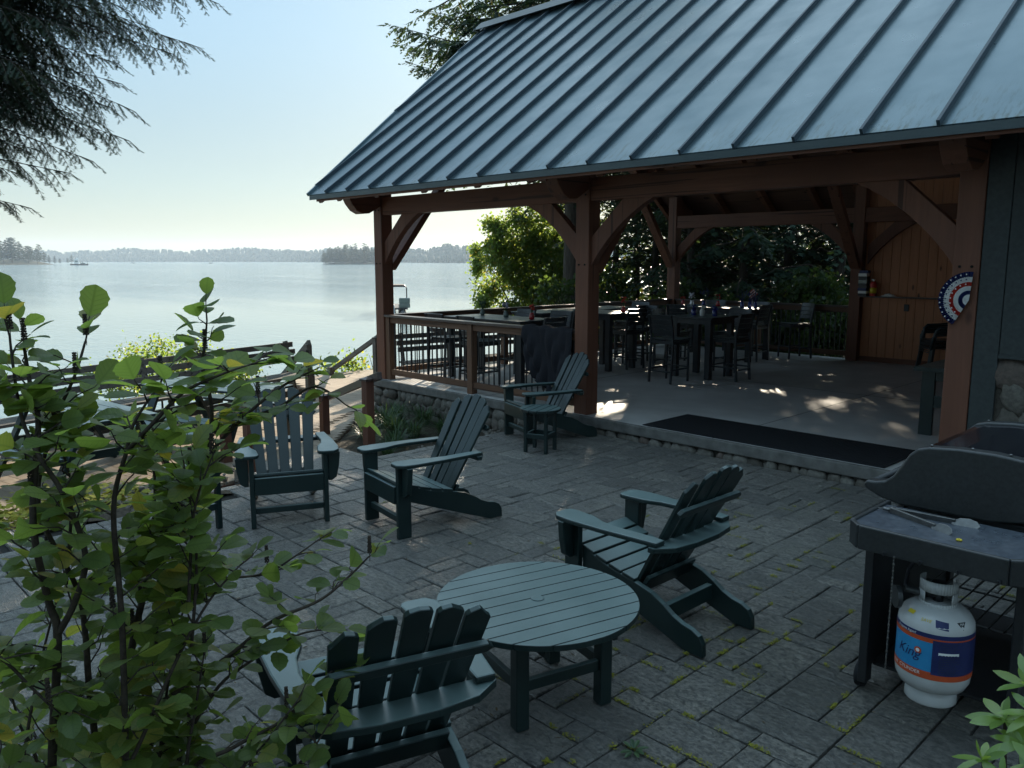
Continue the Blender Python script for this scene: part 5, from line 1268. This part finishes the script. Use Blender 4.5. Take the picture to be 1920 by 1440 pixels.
# ------------------------------------------------------------------ hemlock whose boughs hang in at the upper left
tk_ = V((-7.9, -.9, 0)); R = random.Random(40); hm = MB(); hr = []; hw = MB()
hw.tube([tk_ + V((0, 0, -.8)), tk_ + V((.02, .02, 3)), tk_ + V((.0, .05, 7)), tk_ + V((.05, 0, 11))], [.26, .21, .14, .05], 14)
def bough(z, tip, width, n=6, sag=.25, fill=1.0, step=.060):
    a = tk_ + V((0, 0, z)); b = V(tip); pts = []
    for i in range(n + 1):
        t = i / n; q = a.lerp(b, t); q.z += sag * math.sin(math.pi * t * .9) + R.uniform(-.03, .03) - .10 * max(0, t - .7); pts.append(q)
    spray(hm, hr, hw, pts, R, width, step, .034, 0, .018, .75, .017, fill, .42, .42)
for px, py, d, w, sg in [(345, 92, 7.3, .62, .30), (300, 110, 7.0, .50, .30), (222, 205, 7.0, .60, .32), (215, 262, 7.3, .55, .28), (150, 300, 6.9, .45, .25), (110, 335, 7.0, .42, .20), (38, 392, 6.9, .36, .12), (20, 330, 7.2, .40, .15),
                         (385, 5, 7.6, .55, .3), (320, -40, 7.2, .6, .3), (120, 70, 6.6, .62, .3), (60, 150, 6.5, .60, .3), (210, 20, 6.9, .66, .3), (40, 230, 6.7, .5, .25), (190, 130, 7.4, .62, .3), (140, 180, 7.1, .58, .3), (90, 255, 7.2, .5, .25), (80, 20, 7.2, .66, .3), (20, 90, 7.0, .6, .3), (260, 60, 7.5, .6, .3), (30, -40, 6.8, .6, .3), (170, 235, 7.5, .5, .3), (150, -60, 7.3, .6, .3), (60, 60, 7.4, .7, .3), (120, 130, 6.9, .66, .3), (160, 60, 7.1, .66, .3), (200, 170, 7.2, .55, .3), (30, 170, 7.3, .6, .3), (70, 200, 7.0, .55, .25), (130, 250, 7.2, .5, .25), (30, 280, 7.0, .42, .2), (180, 200, 6.8, .5, .25), (90, 100, 7.6, .66, .3), (110, 210, 6.7, .5, .25), (240, 10, 7.0, .6, .3), (60, 290, 7.3, .42, .2), (170, 10, 7.5, .66, .3)]:
    bough(at(-330, py, 7.0).z + R.uniform(.25, .75), at(px, py, d), w, 6, sg)
for z in (8.4, 9.6):
    for k in range(5):
        a_ = k * 1.26 + z; spray(hm, hr, hw, [tk_ + V((0, 0, z)), tk_ + V((math.cos(a_) * 1.2, math.sin(a_) * 1.2, z + .15)), tk_ + V((math.cos(a_) * 2.4, math.sin(a_) * 2.4, z - .3))], R, .9, .16, .10, 1, .03, .5, .02)
t = thing('hemlock', 'hemlock reaching in from the left, its feathery boughs hanging across the upper left sky', 'tree', (0, 0, 0))
c = hm.build('crown', M['needle'], t); set_rnd(c, hr); hw.build('trunk', M['bark'], t, smooth=True)

# ------------------------------------------------------------------ big leafy shrub in the left foreground
sh_ = thing('shrub', 'large leafy shrub with rounded leaves and thin dark stems filling the left foreground', 'shrub', at(200, 1500, 2.45) * 1.0)
so_ = V(sh_.location); so_.z = 0; sh_.location = so_
R = random.Random(77); stems = MB(); lv = MB(); lr = []; spk = MB()
def add_twig(p, d, L, R, nl, size=.067):
    pts = [p, p + d * L * .5 + V((0, 0, .02 * L)) + rvec(R, .006), p + d * L + rvec(R, .01)]
    stems.tube(pts, [.0026, .002, .0012], 5, cap=False)
    for k in range(nl + 1):
        t = (k + .6) / (nl + .6); q = pts[0].lerp(pts[1], t * 2) if t < .5 else pts[1].lerp(pts[2], min(1, t * 2 - 1)); sd = 1 if k % 2 else -1
        h = d.cross(V((0, 0, 1))); h = h.normalized() if h.length > .05 else V((1, 0, 0))
        dd = (d * (.45 if k < nl else 1) + h * sd * (.9 if k < nl else .05) + V((0, 0, R.uniform(-.30, .22)))).normalized()
        nn = (V((0, 0, 1)) + rvec(R, .30)).normalized()
        if R.random() < .12: nn = (rvec(R, 1) + V((0, 0, .3))).normalized()
        s = size * R.uniform(.68, 1.28); pet = q + dd * .010
        stems.tube([q, pet], .0012, 4, cap=False)
        rv = R.random() ** 1.2 if R.random() > .03 else 1.0
        leaf(lv, lr, pet, dd, nn, s, s * R.uniform(.70, .92), rv, fold=R.uniform(.05, .35), droop=R.uniform(.05, .4))
def spike(p, h=.05):
    for k in range(9):
        z = h * k / 8; r = .0052 * (1 - .45 * k / 8)
        for q in range(4):
            a = q * 1.57 + k * .8; spk.blob(p + V((math.cos(a) * r, math.sin(a) * r, z)), (.0036, .0036, .0034), k * 4 + q, 5, 3, .15)
    stems.tube([p - V((0, 0, .03)), p + V((0, 0, h))], .0013, 4, cap=False)
def stem(px_pts, r0=.010, dens=1.0, nl=(2, 5), TL=(.05, .20), size=.067, start=.12):
    pts = [at(x, y, d) for x, y, d in px_pts]; fine = []
    for i in range(len(pts) - 1):
        p0, p1, p2, p3 = pts[max(i - 1, 0)], pts[i], pts[i + 1], pts[min(i + 2, len(pts) - 1)]
        for k in range(6):
            t = k / 6; fine.append(.5 * ((2 * p1) + (p2 - p0) * t + (2 * p0 - 5 * p1 + 4 * p2 - p3) * t * t + (3 * p1 - p0 - 3 * p2 + p3) * t ** 3))
    fine.append(pts[-1]); n = len(fine); stems.tube(fine, [r0 * (1 - .82 * i / (n - 1)) + .0012 for i in range(n)], 7)
    acc = 0; L = sum((b - a).length for a, b in zip(fine[:-1], fine[1:])); s = 0; nxt = L * start
    for a, b in zip(fine[:-1], fine[1:]):
        l = (b - a).length; ax = (b - a) / max(l, 1e-6)
        while nxt <= s + l:
            p = a + ax * (nxt - s); t = nxt / L
            for _ in range(1 + (R.random() < .35)):
                az = R.uniform(0, 6.283); side = V((math.cos(az), math.sin(az), R.uniform(-.05, .55))); d = (ax * .45 + side * .8).normalized()
                add_twig(p, d, R.uniform(*TL) * (1.15 - .6 * t), R, R.randint(*nl), size)
            if R.random() < .10 and t > .4: spike(p + V((R.uniform(-.02, .02), R.uniform(-.02, .02), .03)))
            nxt += R.uniform(.046, .088) / dens
        s += l
    add_twig(fine[-1], (fine[-1] - fine[-2]).normalized(), .06, R, 3, size)
    if R.random() < .6: spike(fine[-1] + V((.01, 0, .02)))
D = 2.35
stem([(97, 1640, 2.4), (97, 1440, 2.38), (108, 1200, 2.3), (92, 1130, 2.3), (62, 980, 2.25), (72, 800, 2.3), (60, 740, 2.3), (50, 680, 2.35), (45, 650, 2.35)], .012)
stem([(108, 1190, 2.3), (140, 1130, 2.25), (160, 1040, 2.2), (120, 930, 2.2), (70, 850, 2.25), (40, 780, 2.3), (25, 690, 2.3), (18, 630, 2.3)], .008)
stem([(183, 1640, 2.5), (183, 1440, 2.45), (167, 1290, 2.4), (160, 1190, 2.4), (143, 1100, 2.4), (72, 950, 2.4), (100, 800, 2.4), (140, 705, 2.4), (160, 640, 2.4)], .010)
stem([(217, 1640, 2.55), (217, 1440, 2.5), (235, 1290, 2.5), (256, 1170, 2.5), (283, 1070, 2.5), (320, 980, 2.5), (352, 925, 2.5), (390, 855, 2.5), (455, 785, 2.5), (520, 730, 2.5), (575, 700, 2.5)], .012)
stem([(390, 855, 2.5), (397, 765, 2.48), (380, 690, 2.45), (385, 640, 2.45), (388, 600, 2.45)], .006, 1.0, (1, 3), (.04, .10))
stem([(455, 785, 2.5), (520, 765, 2.55), (590, 725, 2.55), (650, 760, 2.55)], .005, .9, (1, 4), (.04, .12))
stem([(217, 1440, 2.5), (240, 1365, 2.45), (350, 1285, 2.4), (435, 1225, 2.4), (510, 1165, 2.4), (600, 1125, 2.42), (655, 1080, 2.45), (690, 1045, 2.45)], .008, .9, (1, 4), (.04, .13))
stem([(283, 1110, 2.5), (320, 1082, 2.5), (370, 1088, 2.5), (435, 1083, 2.52), (500, 1075, 2.55), (550, 1045, 2.55), (600, 1010, 2.58)], .005, .9, (1, 3), (.03, .08))
stem([(240, 1640, 2.3), (230, 1200, 2.2), (213, 960, 2.2), (237, 847, 2.2), (253, 790, 2.2), (300, 720, 2.2)], .008)
stem([(237, 847, 2.2), (290, 790, 2.15), (345, 735, 2.15), (420, 700, 2.15), (480, 680, 2.2)], .005)
stem([(350, 1640, 2.4), (350, 1460, 2.35), (440, 1400, 2.35), (530, 1350, 2.35), (590, 1290, 2.35), (640, 1240, 2.4)], .007, .9, (1, 4), (.04, .12))
stem([(420, 1640, 2.3), (430, 1480, 2.3), (500, 1390, 2.3), (560, 1310, 2.3)], .005, .9, (2, 4), (.04, .12))
stem([(-40, 1300, 2.2), (-10, 1230, 2.2), (60, 1290, 2.2), (90, 1320, 2.2)], .005)
stem([(300, 1640, 2.45), (330, 1440, 2.45), (400, 1300, 2.4), (470, 1240, 2.4), (560, 1190, 2.42), (620, 1180, 2.45)], .006, .9, (2, 4), (.04, .14))
stem([(140, 1640, 2.2), (250, 1420, 2.2), (330, 1240, 2.2), (390, 1130, 2.25), (450, 1060, 2.3)], .006, .9, (2, 4), (.04, .14))
stem([(520, 1640, 2.3), (540, 1470, 2.3), (590, 1400, 2.3), (620, 1350, 2.3)], .004, .9, (2, 4), (.04, .10))
for k in range(10):
    x0 = R.uniform(-40, 480); d0 = R.uniform(2.1, 2.9); top = 1080 + abs(x0 - 120) * .8 + R.uniform(-120, 160); x1 = x0 + R.uniform(-60, 110)
    stem([(x0, 1660, d0), (x0 + R.uniform(-20, 20), 1440, d0), ((x0 + x1) / 2, (1440 + top) / 2, d0), (x1, top, d0)], .006, .8, (2, 4), (.04, .15))
for k in range(7):
    x0 = R.uniform(-30, 360); d0 = R.uniform(2.2, 2.8); y0 = R.uniform(860, 1060); x1 = x0 + R.uniform(-40, 130); y1 = max(800 + .25 * abs(x1 - 150), y0 - R.uniform(100, 230))
    stem([(x0, y0 + 180, d0), (x0 + 10, y0, d0), (x1, y1, d0)], .004, 1.0, (2, 5), (.05, .16), .067, .05)
def loc_shift(mb, o): mb.v = [(x - o.x, y - o.y, z - o.z) for x, y, z in mb.v]
for m_ in (stems, lv, spk): loc_shift(m_, so_)
stems.build('stem', M['twig'], sh_, smooth=True); o = lv.build('leaves', M['shrub_leaf'], sh_, smooth=True); set_rnd(o, lr); spk.build('flower_spikes', M['twig'], sh_)
# soil strip the shrub grows from
sb = MB(); ring = [(-4.2, -2.5), (-2.6, -1.6), (-1.95, -.2), (-2.3, .25), (-3.2, .05), (-4.4, -.5), (-5.4, -1.2)]
sb.add([(x, y, .035) for x, y in ring] + [(x * 1.03 if x < -3 else x, y, -.02) for x, y in ring], [tuple(range(7))] + [(k, 7 + k, 7 + (k + 1) % 7, (k + 1) % 7) for k in range(7)])
struct(sb.build('shrub_bed', M['soil']))

# ------------------------------------------------------------------ rhododendron at the lower right corner
rh = thing('rhododendron', 'rhododendron tips with long smooth bright leaves in the lower right corner', 'shrub', (-.62, 2.75, 0)); ro_ = V(rh.location)
R = random.Random(5); lv = MB(); lr = []; stm_ = MB()
RP = ((0, .10), (.15, .55), (.38, .95), (.6, 1.0), (.82, .70), (1, .05))
def whorl(c, up_, n, L, R):
    up_ = up_.normalized(); a0 = R.uniform(0, 6)
    for k in range(n):
        a = a0 + k * 2.399; e = up_.cross(V((math.cos(a), math.sin(a), .2))).normalized(); el = R.uniform(-.25, .75) if k > 2 else R.uniform(.7, 1.6)
        d = (e + up_ * el).normalized(); l = L * 1.08 * R.uniform(.65, 1.15) * (.6 if k < 3 else 1)
        leaf(lv, lr, c, d, (up_ + rvec(R, .25)), l, l * .30, R.random(), RP, .12, R.uniform(.05, .3))
root = V((-.55, 2.75, 0))
for px, py, d, n, L in ((1884, 1350, 2.62, 11, .095), (1842, 1425, 2.45, 9, .075), (1925, 1285, 2.7, 9, .10), (1918, 1395, 2.55, 10, .09), (1945, 1340, 2.6, 9, .09), (1880, 1460, 2.4, 9, .08), (1960, 1450, 2.35, 9, .09), (1985, 1250, 2.8, 9, .09)):
    c = at(px, py, d); stm_.tube([root, root.lerp(c, .6) + V((0, 0, -.06)), c], [.008, .006, .004], 6); whorl(c, (c - root) * .4 + V((-.2, -.4, 1)), n, L, R)
for m_ in (stm_, lv): loc_shift(m_, ro_)
o = lv.build('leaves', M['rhodo'], rh, smooth=True); set_rnd(o, lr); stm_.build('stem', M['twig'], rh, smooth=True)

# ------------------------------------------------------------------ daylily clumps, weeds, shoreline bushes
def clump_mesh(seed, n=150, L=.62):
    R = random.Random(seed); mb = MB(); rn = []
    for _ in range(n):
        a = R.uniform(0, 6.283); d = V((math.cos(a), math.sin(a), 0)); b = d * R.uniform(0, .08); l = L * R.uniform(.6, 1.15); out = R.uniform(.18, .75); w = R.uniform(.005, .009); s = V((-d.y, d.x, 0)); rv = R.random(); prev = None
        for i in range(7):
            t = i / 6; p = b + d * (l * out * t ** 1.3) + V((0, 0, l * (1.15 * t - (.25 + out * .85) * t * t))); ww = w * (1 - t ** 2.5) + .0006; q = (p - s * ww, p + s * ww)
            if prev: mb.add([prev[0], prev[1], q[1], q[0]], [(0, 1, 2, 3)]); rn.append(rv)
            prev = q
    return mb, rn
c0_ = None
for i, (x, y, sc) in enumerate([(-9.05, 6.35, 1.1), (-8.55, 6.15, 1.0), (-8.15, 6.65, .9), (-9.35, 6.75, 1.0), (-8.0, 5.75, .85), (-8.85, 6.85, 1.0), (-7.62, 6.25, .7), (-8.6, 5.75, .9), (-7.75, 5.45, .7), (-8.3, 6.25, .9)]):
    lab = 'arching dark green daylily clump in the bed below the stone base'
    if c0_ is None:
        mb, rn = clump_mesh(1); c0_ = mb.build('daylily_clump', M['grass']); set_rnd(c0_, rn); tag(c0_, lab, 'plant', 'daylily clumps below the stone base'); q = c0_
    else: q = c0_.copy(); COL.objects.link(q)
    q.location = (x, y, -.36); q.scale = (sc * .86,) * 3; q.rotation_euler = (0, 0, i * 1.7)
wv_ = leafy_mesh(9, [(0, 0, .35, .55), (.6, .1, .25, .45), (-.6, 0, .25, .4), (1.1, .1, .2, .35)], 8000, .05, [([(0, 0, -.4), (0, 0, .3)], .02)], 60)
p = at(300, 692, 13.6); t = tree_from('shore_bush', 'fine leaved pale green bush on the shore behind the deck bench at far left', (p.x, p.y, p.z - .35), wv_, M['maple_leaf']); t['category'] = 'bush'; t.rotation_euler = (0, 0, math.radians(44))
wv_ = leafy_mesh(10, [(0, 0, .2, .22), (.25, .1, .12, .2), (-.25, 0, .1, .18)], 420, .075, [([(0, 0, -.5), (.02, 0, .2)], .012), ([(.4, .3, -.5), (.42, .3, .1), (.5, .32, .35)], .012), ([(.42, .3, 0), (.35, .28, .3)], .008), ([(.5, .4, -.4), (.55, .42, .3)], .008)], 24)
p = at(652, 690, 17.3); t = tree_from('shore_bush', 'sparse yellow green bush with bare twigs under the grey handrail', (p.x, p.y, p.z - .1), wv_, M['maple_leaf'], None, 1.15, .8); t['category'] = 'bush'
mb = MB(); rn = []; R = random.Random(14)
for _ in range(1500):
    x, y = R.gauss(-7.25, .28), R.gauss(1.75, .5); leaf_quads(mb, rn, (x, y, -.12 + .06 * R.random()), 1, (.01, .01, .05), .06, R)
o = stuff(mb.build('ground_cover', M['moss'])); set_rnd(o, rn)
w_ = thing('weed', 'small green weed growing from a paver joint near the bottom right of the round table', 'weed', (-1.83, 2.46, 0)); mb = MB(); rn = []; R = random.Random(3)
for k in range(9):
    a = k * 2.4; d = V((math.cos(a), math.sin(a), R.uniform(.2, .9))); leaf(mb, rn, V((0, 0, .008)) + d * .01, d, V((0, 0, 1)), .045 * R.uniform(.6, 1.2), .02, R.random())
o = mb.build('leaves', M['grass'], w_); set_rnd(o, rn)

# ------------------------------------------------------------------ across the lake
LZ = -2.2
def dist_at(px, tab):
    for (a, da), (b, db) in zip(tab[:-1], tab[1:]):
        if px <= b: return da + (db - da) * (px - a) / (b - a)
    return tab[-1][1]
DT = [(-900, 2500), (80, 2500), (300, 2400), (500, 2150), (650, 1750), (800, 1400), (950, 1200), (1100, 1050), (1400, 950), (2400, 900)]
HT = [(-900, 30), (80, 31), (200, 36), (350, 36), (500, 37), (640, 30), (760, 30), (880, 31), (1000, 28), (1400, 26), (2400, 26)]
R = random.Random(50); fm = MB(); fr = []; hl = MB()
px = -900
while px < 2350:
    hl_ = []
    for row in range(7):
        q = px + R.uniform(-6, 6); Dd = dist_at(q, DT) + row * 26 + R.uniform(-10, 10); p = at(q, 487, Dd); H = dist_at(q, HT) * (1 + .09 * math.sin(q * .031) + .05 * math.sin(q * .083 + 1)); zb = LZ + (H - 13) * smooth(row / 6.0); h = R.uniform(10, 14); r = h * R.uniform(.22, .36); rv = R.random(); n = 6
        if R.random() < .35: fm.blob((p.x, p.y, zb + h * .5), (r * 1.15, r * 1.15, h * .5), R.randint(0, 9999), 7, 5, .22); fr += [rv] * 35; continue
        for k in range(3):
            b_ = zb + h * (.02 + .28 * k); t_ = zb + h * (.5 + .25 * k); rr = r * (1 - .27 * k); base = len(fm.v)
            for i in range(n): a = 6.283 * i / n + k; fm.v.append((p.x + math.cos(a) * rr * R.uniform(.6, 1.2), p.y + math.sin(a) * rr * R.uniform(.6, 1.2), b_ + R.uniform(-.6, .6)))
            fm.v.append((p.x, p.y, t_))
            for i in range(n): fm.face((base + i, base + (i + 1) % n, base + n)); fr.append(rv)
    px += 3.6 * (.5 + .5 * 1200 / max(600, dist_at(px, DT)))
o = stuff(fm.build('far_forest', M['far_leaf'])); set_rnd(o, fr)
xs = list(range(-900, 2400, 30)); rows = [(0, -1.5), (0, .6), (.35, .5), (.8, .85), (1.0, 1.0), (2.2, 1.0), (2.6, -.4)]
for q in xs:
    Dd, H = dist_at(q, DT), dist_at(q, HT)
    for a, b in rows:
        p = at(q, 487, Dd - 6 + a * 160); z = LZ + ((H - 13) * b if a > 0 else b); hl.v.append((p.x, p.y, z))
for i in range(len(xs) - 1):
    for j in range(len(rows) - 1): k = len(rows); hl.face((i * k + j, (i + 1) * k + j, (i + 1) * k + j + 1, i * k + j + 1))
struct(hl.build('hills', M['shoreland'], smooth=True))
# island and wooded point: real evergreens at their distance
pm = conifer_mesh(61, 12.0, 1.2, 3.3, 40, .34, .5, .55, .95, .35, .16); qm = conifer_mesh(62, 12.0, 1.8, 3.8, 30, .42, .55, .6, .9, .1, .18); proto = {}
def lake_tree(kind, px, Dd, H, zb, lab, grp):
    p = at(px, 487, Dd); loc = (p.x, p.y, zb)
    if kind not in proto: proto[kind] = tree_from('evergreen_tree', lab, loc, pm if kind == 0 else qm, M['far_leaf'], grp); q = proto[kind]
    else: q = dup(proto[kind], loc, R.uniform(0, 6), lab, grp)
    s = H / 12.0; q.scale = (s * R.uniform(.9, 1.25), s * R.uniform(.9, 1.25), s)
def islet(name, x0, x1, Dd, depth, hgt):
    mb = MB(); n = 40; cx = (x0 + x1) / 2
    c = at(cx, 487, Dd + depth / 2); r_ = (at(x1, 487, Dd) - at(x0, 487, Dd)).length / 2; side = V((math.cos(_yaw), -math.sin(_yaw), 0)); f_ = V((_F.x, _F.y, 0)).normalized(); base = 0
    for k, (s, z) in enumerate(((1.06, -1.2), (1.0, .5), (.8, hgt * .7), (.4, hgt))):
        for i in range(n):
            a = 6.283 * i / n; w = 1 + .08 * math.sin(3 * a + 1) + .05 * math.sin(7 * a); p = V((c.x, c.y, 0)) + side * (math.cos(a) * r_ * s * w) + f_ * (math.sin(a) * depth / 2 * s * w); mb.v.append((p.x, p.y, LZ + z))
    for k in range(3):
        for i in range(n): mb.face((k * n + i, k * n + (i + 1) % n, (k + 1) * n + (i + 1) % n, (k + 1) * n + i))
    mb.face(tuple(range(3 * n, 4 * n))); return struct(mb.build(name, M['shoreland'], smooth=True))
islet('island', 600, 745, 850, 70, 2.0); islet('peninsula', -330, 112, 900, 160, 6.0)
for k in range(46):
    q = 606 + (738 - 606) * ((k * .618) % 1); e = min(q - 600, 745 - q) / 30; lake_tree(0 if R.random() < .65 else 1, q, 855 + R.uniform(0, 60), (11 + 8 * min(1, e)) * R.uniform(.8, 1.12), LZ + .3, 'evergreen on the small wooded island left of and behind the corner post', 'evergreens on the small island')
for k in range(64):
    q = -300 + 378 * ((k * .618) % 1); e = max(.0, min(1, (112 - q) / 70)); lake_tree(1 if R.random() < .6 else 0, q, 905 + R.uniform(0, 90), (13 + 10 * e) * R.uniform(.75, 1.12), LZ + .4 + 4 * e * R.random(), 'evergreen on the wooded point at the left edge of the lake', 'evergreens on the wooded point')
for q, h in ((84, 12), (92, 9), (102, 8), (112, 6), (134, 11), (127, 7)): lake_tree(1, q, 930 if q < 115 else 1150, h, LZ + .3, 'small evergreen at the low tip of the wooded point', 'evergreens on the low tip of the point')

# ------------------------------------------------------------------ boats
p = at(735, 588, 62.8); az = math.atan2(p.y, p.x)
bt = thing('pontoon_boat', 'moored pontoon boat with a dark canopy frame, half hidden by the left corner post', 'boat', (p.x, p.y, LZ), az - math.pi / 2)
for x in (-.82, 0, .82):
    mb = MB(); mb.tube([(x, -.2, .12), (x, .3, .16), (x, 6.2, .16), (x, 6.7, .26)], [.22, .3, .3, .1], 14); mb.build('pontoon', M['castgrey'], bt, smooth=True)
mb = MB(); mb.span((-1.22, 0, .44), (1.22, 6.4, .56)); mb.build('boat_deck', M['steel'], bt, bevel=.02)
for x in (-1.0, .55):
    mb = MB(); mb.span((x, .15, .56), (x + .85, .95, .92)); mb.span((x, .12, .92), (x + .85, .38, 1.32)); mb.build('boat_seat', M['vgrey'], bt, bevel=.06)
mb = MB()
for s in (-1, 1): mb.span((s * 1.2 - .02, 1.0, .56), (s * 1.2 + .02, 6.2, 1.15))
mb.build('side_fence', M['castgrey'], bt)
mb = MB()
for y in (1.2, 3.4): mb.tube([(-1.18, y, .9), (-1.18, y, 2.05), (-1.0, y, 2.25), (1.0, y, 2.25), (1.18, y, 2.05), (1.18, y, .9)], .03, 8)
mb.build('canopy_frame', M['chrome'], bt)
mb = MB(); mb.prism([(-1.15, 2.16), (-.9, 2.28), (.9, 2.28), (1.15, 2.16), (1.15, 2.13), (-1.15, 2.13)], (0, 2.3, 0), (1, 0, 0), (0, 0, 1), (0, 1, 0), 2.5); mb.build('canopy', M['cloth'], bt)
mb = MB(); mb.span((-.2, -.55, -.1), (.2, -.05, .85)); mb.build('outboard_motor', M['offwhite'], bt, bevel=.06)
p = at(148, 490, 800); az = math.atan2(p.y, p.x)
bg_ = thing('work_barge', 'small work barge with a white cabin off the wooded point', 'barge', (p.x, p.y, LZ), az - math.pi / 2)
mb = MB(); mb.prism([(-7, .3), (-6.4, -.3), (6.6, -.3), (7, .3), (7, 1.1), (-7, 1.1)], (0, 0, 0), (1, 0, 0), (0, 0, 1), (0, 1, 0), 4.5); mb.build('hull', M['steel'], bg_)
mb = MB(); mb.span((-3.6, -1.6, 1.1), (-.4, 1.6, 5.2)); mb.span((-1.9, -1.2, 5.2), (-.5, 1.2, 6.6)); mb.build('cabin', M['offwhite'], bg_)
mb = MB(); mb.span((-3.2, -1.65, 2.8), (-.9, -1.61, 3.9)); mb.build('cabin_window', M['vgrey'], bg_)
mb = MB()
for x in (1.2, 2.6, 6.4): mb.tube([(x, 0, 1.1), (x, 0, 3.2)], .18, 6)
mb.span((1.2, -.6, 1.1), (4.6, .6, 2.0)); mb.build('deck_gear', M['vgrey'], bg_)
for px_, Dd, lab in ((250, 1250, 'tiny distant motorboat, nearer the barge of the two on open water'), (395, 1200, 'tiny distant motorboat in the middle of the lake, left of the island')):
    p = at(px_, 490, Dd); b_ = thing('motorboat', lab, 'boat', (p.x, p.y, LZ), math.atan2(p.y, p.x) - math.pi / 2)
    mb = MB(); mb.prism([(-2.6, .2), (-2.4, -.2), (2.0, -.2), (2.9, .8), (-2.7, .8)], (0, 0, 0), (1, 0, 0), (0, 0, 1), (0, 1, 0), 1.8); mb.build('hull', M['steel'], b_)
    mb = MB(); mb.span((-.4, -.5, .8), (.5, .5, 1.9)); mb.build('windscreen', M['offwhite'], b_)

# ------------------------------------------------------------------ air over the lake
hz = MB(); hz.box((0, 0, 30), (6900, 6900, 76))
ho = stuff(hz.build('haze', []) if False else hz.build('haze', bpy.data.materials.new('haze')))
hm_ = ho.data.materials[0]; hm_.use_nodes = True; t = hm_.node_tree; t.nodes.remove(t.nodes['Principled BSDF'])
pvn = t.nodes.new('ShaderNodeVolumePrincipled'); pvn.inputs['Color'].default_value = (.62, .80, 1.0, 1); pvn.inputs['Density'].default_value = .00017; pvn.inputs['Anisotropy'].default_value = .2
t.links.new(pvn.outputs[0], t.nodes['Material Output'].inputs['Volume'])
